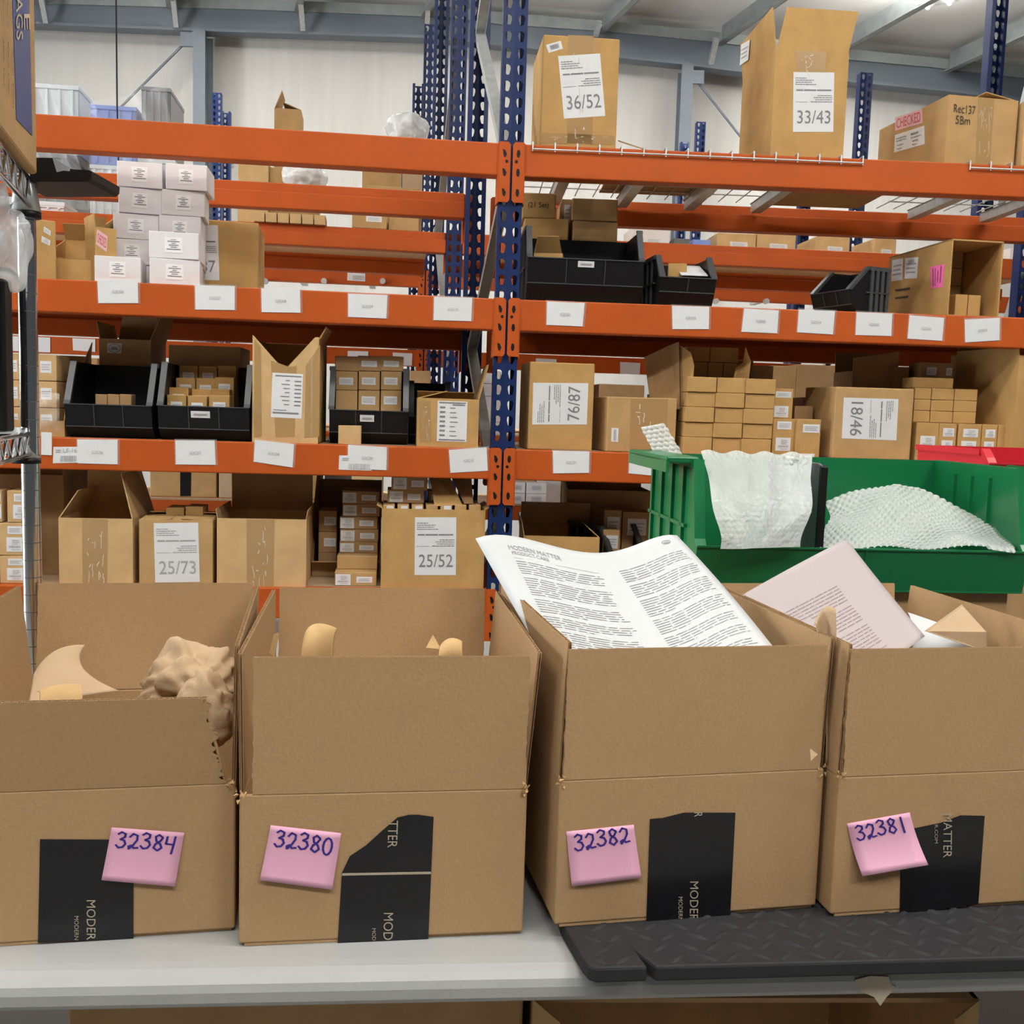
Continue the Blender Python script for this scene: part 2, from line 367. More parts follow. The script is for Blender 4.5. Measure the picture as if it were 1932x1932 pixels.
for i,(x,y) in enumerate(((-130,-22),(80,-8),(328,0),(568,6),(806,16),(1138,46),(1362,68),(1568,94),(1792,118),(2050,142))):
    a=atY(x,y,10.68); n=V(DIR.y,-DIR.x,0)
    mb=MB(); e=-DIR*15
    for u0,u1,z0,z1 in ((-.004,.004,-.10,.10),(0,.07,.09,.10),(-.07,0,-.10,-.09)):
        mb.slab([a+n*u0+V(0,0,z0),a+n*u1+V(0,0,z0),a+n*u1+V(0,0,z0)+e,a+n*u0+V(0,0,z0)+e],V(0,0,1),z1-z0)
    o=mb.build('trim_%d'%(11+i),M_zn); tag(o,None,None,kind='structure')
# ceiling lamps
def lamp(x,y,z,ln,pw,label,rz=0):
    t=thing('ceiling_lamp',label,'lamp',TR(x,y,z,rz),'tube lamps under the roof')
    MB().box((-ln/2,-.16,.03),(ln/2,.16,.09)).build('housing',M_wht,t)
    mb=MB()
    for k in (-.09,.09): mb.tube([(-ln/2+.03,k,.015),(ln/2-.03,k,.015)],.018,8)
    mb.build('tube',M_lamp,t)
    for k in (-1,1): MB().tube([(k*ln*.35,0,.09),(k*ln*.35,0,.45)],.004,5).build('hanger',M_ga,t)
    l=bpy.data.lights.new('lamp_light','AREA'); l.shape='RECTANGLE'; l.size=ln; l.size_y=.35; l.energy=pw; l.color=(1,.97,.92)
    o=bpy.data.objects.new('lamp_light',l); C.objects.link(o); o.parent=t; o.location=(0,0,-.01)
    l2=bpy.data.lights.new('ceiling_fill','AREA'); l2.shape='RECTANGLE'; l2.size=ln; l2.size_y=.3; l2.energy=pw*(6 if y>5 else 2); l2.color=l.color  # added upward fill, only there to brighten the ceiling
    o2=bpy.data.objects.new('ceiling_fill',l2); C.objects.link(o2); o2.parent=t; o2.location=(0,0,.10); o2.rotation_euler=(math.pi,0,0)
for i,(x,y,z,ln,pw) in enumerate(LAMPS):
    lamp(x,y,z,ln,pw,'white tube lamp under the roof '+('over the packing aisle','behind the viewer','over the rear racks')[i//3]+', '+('left','middle','right')[i%3]+' of its row')
q=atY(1744,-26,8.9); lamp(q.x,q.y,q.z,1.1,40,'bright tube lamp seen at the top edge above the right racks',R(55))
# ================================================================== pallet racking
def tear(s):
    # keyhole outline, 10 points
    r=.0105*s; pts=[(math.cos(a)*r,.006*s+math.sin(a)*r) for a in [R(k) for k in (-20,30,75,105,150,200)]]
    return pts+[(-.006*s,-.013*s),(-.003*s,-.0165*s),(.003*s,-.0165*s),(.006*s,-.013*s)]
HOLE=tear(1.0)
def post_mb(z0,z1,rev=False):
    mb=MB(); n=int((z1-z0)/.0508); zt=z0+n*.0508; sg=-1 if rev else 1
    def panel(x0,x1,y0,y1,hole,offs=0):
        for k in range(n):
            zb=z0+k*.0508; cx=(x0+x1)/2; cz=zb+.0254; ln=x1-x0
            P=lambda x,z: V(x,(y0+(y1-y0)*(x-x0)/ln)*sg,z)
            o=[(x1,cz),(x1,zb+.0508),(cx,zb+.0508),(x0,zb+.0508),(x0,cz),(x0,zb),(cx,zb),(x1,zb)]
            h=[(cx+a*hole,cz+b*hole) for a,b in HOLE]
            vs=[P(*p) for p in o]+[P(*p) for p in h]; H=8
            fs=[(0,1,H+1,H+0),(1,2,H+2,H+1),(2,3,H+4,H+3),(2,H+3,H+2),(3,4,H+5,H+4),(4,5,H+6,H+5),(5,6,H+7,H+6),(6,H+8,H+7),(6,7,H+9,H+8),(7,0,H+0,H+9)]
            mb.add(vs,fs)
    panel(-.038,-.003,0,.004,1); panel(.003,.038,.004,0,1)
    Q=lambda x,y,z: V(x,y*sg,z)
    mb.quad(Q(-.003,.004,z0),Q(.003,.004,z0),Q(.003,.004,zt),Q(-.003,.004,zt))
    for s in (-1,1):
        mb.quad(Q(s*.038,0,z0),Q(s*.038,.058,z0),Q(s*.038,.058,zt),Q(s*.038,0,zt))
        mb.quad(Q(s*.038,.058,z0),Q(s*.022,.062,z0),Q(s*.022,.062,zt),Q(s*.038,.058,zt))
    return mb
def frame(label, front, rear, yaw, zt, braces=(), rz=None, group='upright frames'):
    """upright frame: front and rear post, foot plates, diagonal and level braces"""
    t=thing('upright_frame',label,'rack frame',TR(front.x,front.y,0,yaw),group)
    inv=mw(t).inverted()
    for p,rev in ((front,False),(rear,True)):
        if p is None: continue
        q=inv@V(p.x,p.y,0); mb=post_mb(.02,zt if not rev else (rz or zt),rev)
        for k,v in enumerate(mb.v): mb.v[k]=(v[0]+q.x,v[1]+q.y,v[2])
        o=mb.build('post',M_bl,t,solid=.0022)
        MB().box((q.x-.06,q.y-.06,0),(q.x+.06,q.y+.06,.02)).build('foot_plate',M_bl,o)
    a=inv@V(front.x,front.y,0); b=inv@V(rear.x,rear.y,0)
    for z0,z1 in braces:
        p,q=V(a.x,a.y+.05,z0),V(b.x,b.y-.05,z1); d=(q-p).normalized(); sd=V(1,0,0); u=d.cross(sd).normalized()
        mb=MB()
        for (x0,x1,u0,u1) in ((-.017,.017,-.002,.002),(-.019,-.017,-.002,.03),(.017,.019,-.002,.03)):
            mb.slab([p+sd*x0+u*u0,p+sd*x1+u*u0,q+sd*x1+u*u0,q+sd*x0+u*u0],u,u1-u0)
        mb.build('brace',M_ga,t)
    return t
U1=L.O.copy(); U2=atY(888,700,4.09); U3=atY(851,700,5.0); U4=atY(803,500,6.4); U5=atY(783,480,7.1)
U3b=U3+(U2-U1)*1.0
LB=Bay(V(U3.x,U3.y,0),R(8)); RB=Bay(V(U3.x,U3.y,0),R(5)); CB=Bay(V(U4.x,U4.y,0),R(6))
def zz(n,k): return [(n[i],n[i+1]) for i in range(len(n)-1)]
BR=[(.25,.8),(1.15,.8),(1.15,1.75),(2.3,1.75),(2.3,2.95),(3.6,2.95)]
frame('tall blue perforated frame at the meeting point of the two front racks',U1,U2,R(5),3.7,BR)
frame('blue perforated frame behind the front middle frame, open backs showing',U3,U3b,R(6),3.9,[(.3,1.1),(1.7,1.1),(1.7,2.5),(3.3,2.4)])
frame('shorter blue frame far back, left of the middle posts',U4,U5,R(6),3.83,[(.3,1.3),(2.2,1.3),(2.2,3.2)],rz=3.72)
d2=U2-U1
e0=L.w(-2.47,0,0); frame('blue frame at the left end of the front rack',e0,e0+d2,R(7),3.7,BR)
e1=Rt.w(2.47,0,0); frame('blue frame at the right end of the front rack',e1,e1+d2,R(3),3.7,[(.8,.25),(1.15,1.75),(2.75,1.75),(2.75,3.4)])
q=atY(1868,110,5.0); frame('blue frame rising behind the checked carton at the right',V(q.x,q.y,0)-d2*.5,V(q.x,q.y,0),R(5),3.9,[(.3,1.3),(2.2,1.3),(3.2,2.2)])
q=atY(1632,200,6.4); frame('blue frame in the gap right of the tall open carton',V(q.x,q.y,0),V(q.x,q.y,0)+d2,R(5),3.66,[(.3,1.3),(2.2,1.3)])
for i,(x,y,d,yt,x2,d2_,yt2) in enumerate(((409,230,9.1,171,429,9.9,210),(1322,260,8.8,228,1290,9.7,262),(1516,440,8.2,395,1500,9.0,400))):
    q=atY(x,y,d); f=V(q.x,q.y,0); zt=atY(x,yt,d).z; q=atY(x2,y,d2_); f2=V(q.x,q.y,0); zt2=atY(x2,yt2,d2_).z
    frame(['thin blue frame far off, just right of the left wall column','blue frame far off between the two tall cartons','blue frame far off seen between the beams, below the tall open carton'][i],f,f2,R(5),zt,[(.3,1.3)],rz=zt2)
def beam(bay, a0, a1, off, z, label, rear=False, conn='', cards=(), h=.102, group='orange beams'):
    t=thing('rack_beam',label,'rack beam',TR(*bay.w(0,off,z),bay.yaw),group)
    pr=[(0,0),(.035,0),(.035,-.038),(.06,-.038),(.06,-h),(0,-h)]
    if rear: pr=[(.06,0),(.025,0),(.025,-.038),(0,-.038),(0,-h),(.06,-h)]
    MB().prism(pr,0,a0,a1).build('beam_tube',M_or,t,bevel=.004)
    for c in conn:
        s=1 if c=='r' else -1; e=a1 if c=='r' else a0; y0=-.006 if not rear else .06
        x0,x1=(e,e+.036) if c=='r' else (e-.036,e)
        mb=MB(); mb.prism([(x0,.003),(x1-.008*(s>0),.003),(x1,-.005),(x1,-.178),(x1-.006,-.186),(x0,-.186)] if s>0 else [(x0+.008,.003),(x1,.003),(x1,-.186),(x0+.006,-.186),(x0,-.178),(x0,-.005)],1,y0-.003,y0+.003)
        mb.box((min(e,e-s*.004),y0,-.19),(max(e,e-s*.004),y0+.055,.0))
        mb.mi=1
        if not rear:
            for zc in (-.033,-.092,-.155):
                cx=(x0+x1)/2; sl=-s*.004
                mb.prism([(cx-.005+sl*.5,zc+.012),(cx+.002+sl*.5,zc+.010),(cx+.006,zc-.002),(cx+.002,zc-.013),(cx-.004,zc-.010),(cx-.006,zc+.0)],1,y0-.0042,y0-.0025)
            cx=(x0+x1)/2+s*.006; mb.prism([(cx+.005*math.cos(k),-.058+.005*math.sin(k)) for k in [R(45*i) for i in range(8)]],1,y0-.0042,y0-.0025)
        mb.build('connector',[M_or,M_blk],t)
    for cd in cards:
        q,s=cd[0],cd[1]
        fc=(t.matrix_world@V(0,0,0), -bay.ey)
        it=([('T',s,.36,.46,.64,.58)] if s.strip() else []) if not s.startswith('|') else ([('T',s[1:],.40,.10,.95,.34)] if s[1:].strip() else [])+barcode(.3,.95,.55,.92)+[('L',.1,.3,.2,.06),('L',.1,.3,.32,.05)]
        c=sticker(t,fc,q,it,M_wht,M_inkl,'shelf_card',cd[2] if len(cd)>2 else 'white shelf card printed '+s.strip('|'),eps=.0022 if not s.startswith('|') else .0012)
        if not s.startswith('|') and len(cd)<=2:
            qq=[(q[0][0]-2,q[0][1]-3),(q[1][0]+4,q[1][1]-2),(q[2][0]+4,q[2][1]+1),(q[3][0]-2,q[3][1]+1)]
            inv=mw(t).inverted(); p,n=fc
            MB().quad(*[inv@(onpl(x,y,p,n)+n*.001) for x,y in qq][::-1]).build('card_sleeve',M_clear,c)
    return t
R4=lambda x0,y0,x1,y1,dy=0,dx=0: [(x0,y0),(x1,y0+dy),(x1+dx,y1+dy),(x0+dx,y1)]
aL=-.040; aR=.040
offU2=(U2-U1).dot(L.ey); a2=(U2-U1).dot(L.ex)
beam(L,-2.43,aL,0,Z['E'],'top front orange beam of the left rack',conn='rl')
beam(L,-2.43,aL,0,Z['D'],'front orange beam of the left rack carrying the upper row of white cards',conn='rl',cards=[
    (R4(184,527,260,529,1,1)[:2]+[(261,572),(186,572)],'G3D06'),([(368,538),(443,540),(443,585),(369,584)],'G3D07'),([(493,544),(566,546),(567,590),(494,589)],'G3D08'),
    ([(657,554),(731,557),(729,601),(657,598)],'G3D09'),([(819,560),(891,562),(889,606),(818,604)],'G3D10')])
beam(L,-2.43,aL,0,Z['C'],'front orange beam of the left rack carrying the middle row of white cards',conn='rl',cards=[
    ([(78,815),(98,816),(98,859),(78,858)],' ','blank white shelf card behind the chrome shelf'),
    ([(101,843),(148,843),(147,873),(100,874)],'|LE-16','white barcode card half under the G3C06 card'),
    ([(146,829),(222,830),(222,876),(147,874)],'G3C06'),([(331,831),(405,831),(407,877),(332,876)],'G3C07'),
    ([(481,830),(555,838),(552,882),(479,871)],'G3C08'),([(640,859),(702,861),(701,888),(639,886)],'| ','white barcode card under the G3C09 card'),([(657,839),(730,844),(729,887),(656,884)],'G3C09'),([(847,849),(918,844),(920,888),(850,892)],'G3C10')])
beam(L,-2.43,aL,0,Z['B'],'low front orange beam of the left rack behind the shipping boxes',conn='rl',cards=[([(120,1111),(196,1113),(196,1155),(120,1153)],' ','white shelf card mostly hidden behind a shipping box'),([(630,1120),(700,1122),(700,1160),(630,1158)],' ','white shelf card hidden behind a shipping box')])
beam(Rt,aR,2.43,0,Z['E'],'top front orange beam of the right rack with wire deck hooks',conn='lr')
beam(Rt,aR,2.43,0,Z['D'],'front orange beam of the right rack carrying seven white cards',conn='lr',cards=[
    ([(1032,569),(1103,572),(1099,616),(1031,613)],'G2D01'),([(1268,577),(1338,579),(1337,621),(1269,621)],'G2D02'),([(1404,582),(1469,586),(1466,629),(1399,626)],'G2D03'),
    ([(1507,584),(1575,587),(1571,631),(1504,627)],'G2D04'),([(1616,589),(1683,592),(1681,634),(1614,632)],'G2D05'),([(1716,595),(1781,600),(1777,643),(1712,639)],'G2D06'),([(1820,603),(1886,600),(1885,642),(1821,646)],'G2D07')])
beam(Rt,aR,2.43,0,Z['C'],'front orange beam of the right rack passing behind the green bin',conn='lr',cards=[([(1043,850),(1112,852),(1111,892),(1044,893)],'G2C01'),([(1188,852),(1250,855),(1250,899),(1186,893)],'G2C02')])
beam(Rt,aR,2.43,0,Z['B'],'low front orange beam of the right rack',conn='lr')
for n,l in (('E','top'),('D','upper card level'),('C','middle card level'),('B','low')):
    dz=.025 if n=='D' else 0
    beam(L,-2.43+a2,a2-.04,offU2,Z[n]-dz,'rear stepped orange beam of the left rack, %s'%l,True,'r')
    beam(Rt,a2+.04,2.43+a2,offU2+.02,Z[n]-dz,'rear stepped orange beam of the right rack, %s'%l,True,'l')
    # second rack behind
    if n in 'EC':
        beam(LB,-2.9,-.04,0,Z[n],'stepped orange beam of the second rack, left bay, %s'%l,True,'r')
        beam(LB,-2.9,-.1,.85,Z[n]-.0,'far orange beam of the second rack, left bay, %s'%l,True)
        beam(RB,.04,3.3,0,Z[n],'stepped orange beam of the second rack, right bay, %s'%l,True,'l')
        beam(RB,.04,3.3,.85,Z[n],'far orange beam of the second rack, right bay, %s'%l,True)
cc=[[(20,634),(95,637),(95,665),(20,662)],[(137,638),(180,640),(180,664),(138,661)],[(656,662),(695,663),(694,690),(656,690)],[(741,665),(778,667),(777,690),(741,689)],]
beam(CB,-3.4,-.04,0,Z['E'],'orange beam of the far rack with a barcode card and wire deck',conn='r',cards=[([(656,506),(689,508),(689,531),(655,529)],'| ','white barcode card on the far orange beam')])
beam(CB,-3.4,-.04,0,Z['D'],'orange beam of the far rack with white cards, left bay',conn='r',cards=[(c,' ','white card on the far rack beam') for c in cc])
beam(CB,.04,4.2,0,Z['E'],'orange beam of the far rack with wire deck, right bay',conn='l')
rc=[[(1011,676),(1050,678),(1050,700),(1011,698)],[(1170,683),(1208,685),(1207,707),(1170,705)],[(1482,692),(1516,694),(1514,716),(1482,714)],[(1535,695),(1570,697),(1569,718),(1534,716)]]
beam(CB,.04,4.2,0,Z['D'],'orange beam of the far rack with white cards, right bay',conn='l',cards=[(c,' ','white card on the far rack beam') for c in rc])
for n in ('C','B'):
    beam(CB,-3.4,-.04,0,Z[n]-.0,'orange beam of the far rack, left bay, %s level'%('middle' if n=='C' else 'low'),conn='r')
    beam(CB,.04,4.2,0,Z[n],'orange beam of the far rack, right bay, %s level'%('middle' if n=='C' else 'low'),conn='l',cards=([([(980,966),(1020,967),(1020,992),(980,991)],' ','white card on the far low beam')] if n=='B' else ()))
# pegs on the far top beam
for i,x in enumerate((500,611,722,1352,1447)):
    p=CB.p(x,530 if x<900 else 568,-.03); o=MB().tube([p,p+CB.ey*.03],.018,10).build('deck_peg',M_ga); tag(o,'pale peg under the far wire deck, %s'%['leftmost','second from left','just left of the middle posts','first right of the small black bin','second right of the small black bin'][i],'peg','pegs under the far wire deck')
# decks
def deck(bay,a0,a1,o0,o1,z,label,m=M_deck,th=.016):
    o=MB().box((a0,o0,-th),(a1,o1,-.0005)).build('shelf_board',m,M=TR(*bay.w(0,0,z),bay.yaw)); return tag(o,label,'shelf board','shelf boards')
for n,l in (('D','upper'),('C','middle'),('B','low')):
    deck(L,-2.42,-.05,.037,offU2+.02,Z[n]-.0,'brown board on the %s level of the left front rack'%l)
    deck(Rt,.05,2.42,.037,offU2+.04,Z[n],'brown board on the %s level of the right front rack'%l)
deck(LB,-2.9,-.1,.035,.86,Z['E'],'pale slatted board on top of the second rack, left bay',M_wood,.012)
deck(RB,.1,3.3,.035,.86,Z['E'],'pale slatted board on top of the second rack, right bay',M_wood,.012)
for n in 'C':
    deck(LB,-2.9,-.1,.035,.86,Z[n],'board of the second rack, left bay, %s level'%('card' if n=='D' else 'middle'))
    deck(RB,.1,3.3,.035,.86,Z[n],'board of the second rack, right bay, %s level'%('card' if n=='D' else 'middle'))
deck(CB,-3.4,4.2,.0,.8,Z['C'],'pale board of the far rack, middle level',M_wood)
deck(CB,-3.4,4.2,.0,.8,Z['B'],'pale board of the far rack, low level',M_wood)
def wire_deck(bay,a0,a1,o1,z,label,hooks=True,chan=4,pitch=.0508,py=.1,off=0,wr=.0024,hk=.03):
    t=thing('wire_deck',label,'wire deck',TR(*bay.w(0,off,z),bay.yaw),'wire decks')
    mb=MB(); n=int(round((a1-a0)/pitch)); 
    for i in range(n+1):
        x=a0+(a1-a0)*i/n
        pts=[(x,o1,.004),(x,-.006,.004)]
        if hooks: pts=[(x,o1,.004),(x,-.006,.006),(x,-.006,-.022)]
        mb.tube([V(*p) for p in pts],wr,5)
    for k in range(1,int(o1/py)+1): mb.tube([(a0,k*py-.05,.008),(a1,k*py-.05,.008)],wr,5)
    if hooks: mb.tube([(a0,-.008,-.016),(a1,-.008,-.016)],wr*1.1,5)
    mb.build('wire_mesh',M_ga,t)
    for i in range(chan):
        x=a0+(a1-a0)*(i+.5)/chan
        MB().prism([(x-.025,.0),(x-.02,-.002),(x-.02,-.035),(x+.02,-.035),(x+.02,-.002),(x+.025,0)],1,.037,o1).build('channel',M_ga,t)
    return t
pa=lambda bay,x,y: (bay.p(x,y,0)-bay.O).dot(bay.ex)
wire_deck(Rt,pa(Rt,1005,277),pa(Rt,1627,306),offU2,Z['E'],'wire deck with white hooks under the two tall cartons',pitch=.0712)
wire_deck(Rt,pa(Rt,1829,318),2.40,offU2,Z['E'],'wire deck with white hooks at the far right of the top level',chan=3,pitch=.0712)
wire_deck(CB,-1.05,-.12,.8,Z['E'],'wire deck of the far rack, left of the middle posts',chan=2,pitch=.075)
wire_deck(CB,1.55,2.66,.8,Z['E'],'wire deck of the far rack seen past the small black bin',chan=2,pitch=.075)
wire_deck(CB,-3.3,-1.1,.8,Z['E'],'wire deck of the far rack behind the white boxes',chan=2,pitch=.075)
# ================================================================== shared item builders
def lab(o, u0, v0, u1, v1, items=(), m=None, ink=None, label=None, name='sticker', eps=.0008):
    """label on the front face in unit coordinates of that face (v down)"""
    M,w,d,h=INFO[o.name]
    P=lambda u,v,e: V(-w/2+w*(u0+(u1-u0)*u),-e,h*(1-(v0+(v1-v0)*v)))
    mb=MB(); mb.slab([P(0,1,eps),P(1,1,eps),P(1,0,eps),P(0,0,eps)],V(0,1,0),eps*.8); s=mb.build(name,m or M_wht,o)
    if items: mb=MB(); put_items(mb,items,lambda u,v: P(u,v,eps*2)); mb.build('printed_text',ink or M_inkl,s)
    if label: s['label']=label
    return s
def small(bay, x0, x1, yb, yt, off, d, z, label, group, m=None, yaw=0, stk=None, piv='l', h=None, name='small_box'):
    M,wd=place(bay,x0,x1,yb,off,z,yaw,piv); h=h or bay.p((x0+x1)/2,yt,off).z-z
    o=carton(M,wd,d,h,label,m=m or K[0],group=group,simple=True,name=name,cat='box',jit=.001,bev=.002)
    for s in (stk or ()): lab(o,*s)
    return o
def storage_bin(M, w, d, h, label, m=M_blk, rim=M_blr, lt=.44, lb=.15, lean=.07, rec=.05, t=.004, group='black storage bins', ribs=2, holder=None, sideribs=True):
    th=thing('storage_bin',label,'storage bin',M,group); INFO[th.name]=(M,w,d,h)
    pr=[(rec,0),(.004,lb*h),(-.012,lt*h),(.0,lt*h+.01),(lean,h),(d,h),(d-.01,0)]
    mb=MB()
    mb.prism(pr,0,-w/2,-w/2+t).prism(pr,0,w/2-t,w/2)
    mb.box((-w/2+t,d-t-.004,0),(w/2-t,d-.004,h)).box((-w/2+t,rec,0),(w/2-t,d-.012,t))
    mb.prism([(rec,0),(.004,lb*h),(.008,lb*h),(rec+.005,.004)],0,-w/2+t,w/2-t)
    mb.prism([(.004,lb*h),(-.012,lt*h),(-.008,lt*h),(.008,lb*h)],0,-w/2+t,w/2-t)
    mb.build('body',m,th)
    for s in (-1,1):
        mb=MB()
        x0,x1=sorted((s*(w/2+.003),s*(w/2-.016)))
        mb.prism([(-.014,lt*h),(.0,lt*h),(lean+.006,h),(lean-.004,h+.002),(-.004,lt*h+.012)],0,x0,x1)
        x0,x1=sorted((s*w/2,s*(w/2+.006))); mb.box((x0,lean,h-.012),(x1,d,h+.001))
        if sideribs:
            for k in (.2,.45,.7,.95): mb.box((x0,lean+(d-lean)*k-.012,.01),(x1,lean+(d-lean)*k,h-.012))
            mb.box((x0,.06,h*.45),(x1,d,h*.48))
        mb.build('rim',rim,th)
    mb=MB(); dy=-.0025
    for k in range(ribs):
        x=-w/2+w*(k+1)/(ribs+1); mb.prism([(.004+dy,lb*h),(-.012+dy,lt*h),(-.01,lt*h),(.006,lb*h)],0,x-.0012,x+.0012)
    for zf in (lb,lt): yy=.004-.016*(zf-lb)/(lt-lb); mb.box((-w/2,yy+dy,zf*h-.0015),(w/2,yy+.002,zf*h+.0015))
    mb.build('lip_rib',rim,th)
    if holder:
        u0,u1,v0,v1=holder; f=lambda v: (-.012+(.016)*v, lt*h+(lb-lt)*h*v)
        (y0,z0),(y1,z1)=f(v0),f(v1); xa,xb=-w/2+w*u0,-w/2+w*u1
        s=MB().slab([V(xa,y1-.002,z1),V(xb,y1-.002,z1),V(xb,y0-.002,z0),V(xa,y0-.002,z0)],V(0,1,0),.001).build('bin_label',M_wht,th); s['label']='white bin label'
        mb=MB(); put_items(mb,[('L',.15,.85,.5,.22)],lambda u,v: V(xa+(xb-xa)*u,y0+(y1-y0)*v-.0035,z0+(z1-z0)*v)); mb.build('printed_text',M_inkl,s)
    return th
def bin_px(bay, lev, x0, x1, yb, yt, off, d, label, yaw=0, **k):
    M,wd=place(bay,x0,x1,yb,off,Z[lev],yaw); return storage_bin(M,wd,d,bay.p((x0+x1)/2,yt,off+.05).z-Z[lev],label,**k)
# ================================================================== left rack, upper level
WB='white product boxes'
def wb(x0,x1,off,lv,label,yaw=0,d=.16):
    z=Z['D']+lv*.0835; M,wd=place(L,x0,x1,480,off,z,yaw+R(7))
    o=carton(M,wd,d,.082,label,m=KW,group=WB,simple=True,name='white_box',cat='box',jit=.0008,bev=.002)
    lab(o,.32,.2,.67,.78,CENT,m=M_lbl,ink=M_ink); return o
for k,(x0,x1) in enumerate(((214,296),(208,288),(214,297),(224,304),(222,305))):
    wb(x0,x1,.22,k,'white box, %s of the left column in the white stack'%['bottom one, hidden low','second from bottom','middle','second from top','topmost'][k],yaw=R((0,-2,1,0,-3)[k]))
for k,(x0,x1) in enumerate(((300,380),(300,382),(300,378),(306,385),(313,390))):
    wb(x0,x1,.22,k,'white box, %s of the right column in the white stack'%['bottom one, hidden low','second from bottom','middle','second from top','topmost'][k],yaw=R((0,0,-3,-2,-6)[k]))
wb(178,263,.03,0,'white box standing alone at the front left of the white stack'); wb(282,375,.03,0,'white box at the front right of the stack, lower of two'); wb(281,374,.035,1,'white box at the front right of the stack, on the lower one',yaw=R(-4))
c=cpx(L,'D',310,486,533,414,.40,.3,'brown carton with a white 87 sheet behind the white boxes',yaw=R(3),m=K[0])
sticker(c,face(c,'front'),[(330,423),(411,425),(414,529),(333,527)],big_sheet('76/87',5),M_wht,M_ink,'label_sheet')
c=cpx(L,'D',74,172,519,430,.10,.26,'open carton with a low torn front left of the white boxes',low=.075,flaps={'right':(100,.09,.01),'back':(60,.06)},m=K[0])
for k in range(3): small(L,100+k*22,120+k*22,500,480,.2,.05,Z['D']+.006,'small dark box inside the open torn carton, %s'%['left','middle','right'][k],'boxes in the torn carton',m=K[3],h=.085)
c=cpx(L,'D',180,215,519,428,.06,.12,'narrow carton with a red checked sticker left of the white boxes',yaw=R(30),flaps={'left':(95,.04),'back':(80,.05)},m=K[0])
sticker(c,face(c,'front'),[(183,432),(203,446),(201,476),(181,461)],[('T','CHECKED',.08,.2,.92,.8)],M_rose,M_redink,label='rose sticker with red CHECKED print')
c=cpx(L,'D',58,100,519,412,.02,.14,'small carton with two white stickers behind the chrome post',yaw=R(28),m=K[0])
sticker(c,face(c,'front'),[(83,427),(96,436),(95,445),(82,437)],SMALL(3),M_wht,M_inkl); sticker(c,face(c,'front'),[(79,445),(95,454),(94,464),(78,456)],PROD(4),M_wht,M_inkl)
# ================================================================== left rack, middle level
c=cpx(L,'C',15,122,815,662,.05,.3,'open carton full of wrapped boxes behind the chrome post',m=K[1],flaps={'right':(96,.05),'left':(120,.06)},low=.05)
for r in range(3):
    for k,(x0,x1) in enumerate(((17,40),(42,66),(70,108))):
        o=small(L,x0,x1,800,700,.08,.14,Z['C']+.006+r*.085,'small labelled box in the wrapped carton, %s row, %s'%(['bottom','middle','top'][r],['left','middle','right'][k]),'boxes in the wrapped carton',m=K[2],h=.083,stk=[(.2,.25,.75,.7,SMALL(r*3+k))])
f=MB().grid(lambda u,v: L.w(0,0,0)*0+L.p(66+46*u,742+72*v,.045+.012*math.sin(7*u+3*v)*math.cos(9*v-4*u)),14,14).build('plastic_bag',M_clear,smooth=True); tag(f,'clear plastic film over the front of the wrapped boxes','plastic bag')
bin_px(L,'C',124,287,818,684,.02,.32,'empty looking black bin, left of the two black bins on the middle shelf')
for k in range(3): small(L,180+k*23,202+k*23,790,744,.13,.06,Z['C']+.006,'tiny brown box inside the left black bin, %s'%['left','middle','right'][k],'boxes in the left black bin',m=K[3])
bin_px(L,'C',299,470,822,686,.02,.32,'black bin crowded with labelled boxes, middle shelf',holder=(.36,.57,.2,.5))
rows=[(.27,((338,373,690),(375,409,691),(411,445,690))),(.215,((332,368,713),(370,405,714),(405,441,712))),(.155,((319,355,731),(362,398,734),(398,433,734))),(.095,((315,351,745),(354,390,747),(394,433,746)))]
for r,(of,bx) in enumerate(rows):
    for k,(x0,x1,yt) in enumerate(bx):
        h=L.p((x0+x1)/2,yt,of).z-Z['C']-.006
        small(L,x0,x1,780,yt,of,.06,Z['C']+.006,'small kraft box in the crowded black bin, %s row, %s'%(['rear','third','second','front'][r],['left','middle','right'][k]),'boxes in the crowded black bin',stk=None if (r==0 and k==2) else [(.2,.022/h,.8,.052/h,SMALL(r+k))])
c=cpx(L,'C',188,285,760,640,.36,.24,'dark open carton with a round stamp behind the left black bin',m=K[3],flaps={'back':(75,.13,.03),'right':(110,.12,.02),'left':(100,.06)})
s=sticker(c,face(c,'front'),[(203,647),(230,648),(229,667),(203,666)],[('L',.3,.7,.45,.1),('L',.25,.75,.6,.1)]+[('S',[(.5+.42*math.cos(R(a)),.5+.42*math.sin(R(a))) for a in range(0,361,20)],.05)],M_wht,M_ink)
cpx(L,'C',318,455,780,652,.36,.22,'dark carton behind the crowded black bin',m=K[3])
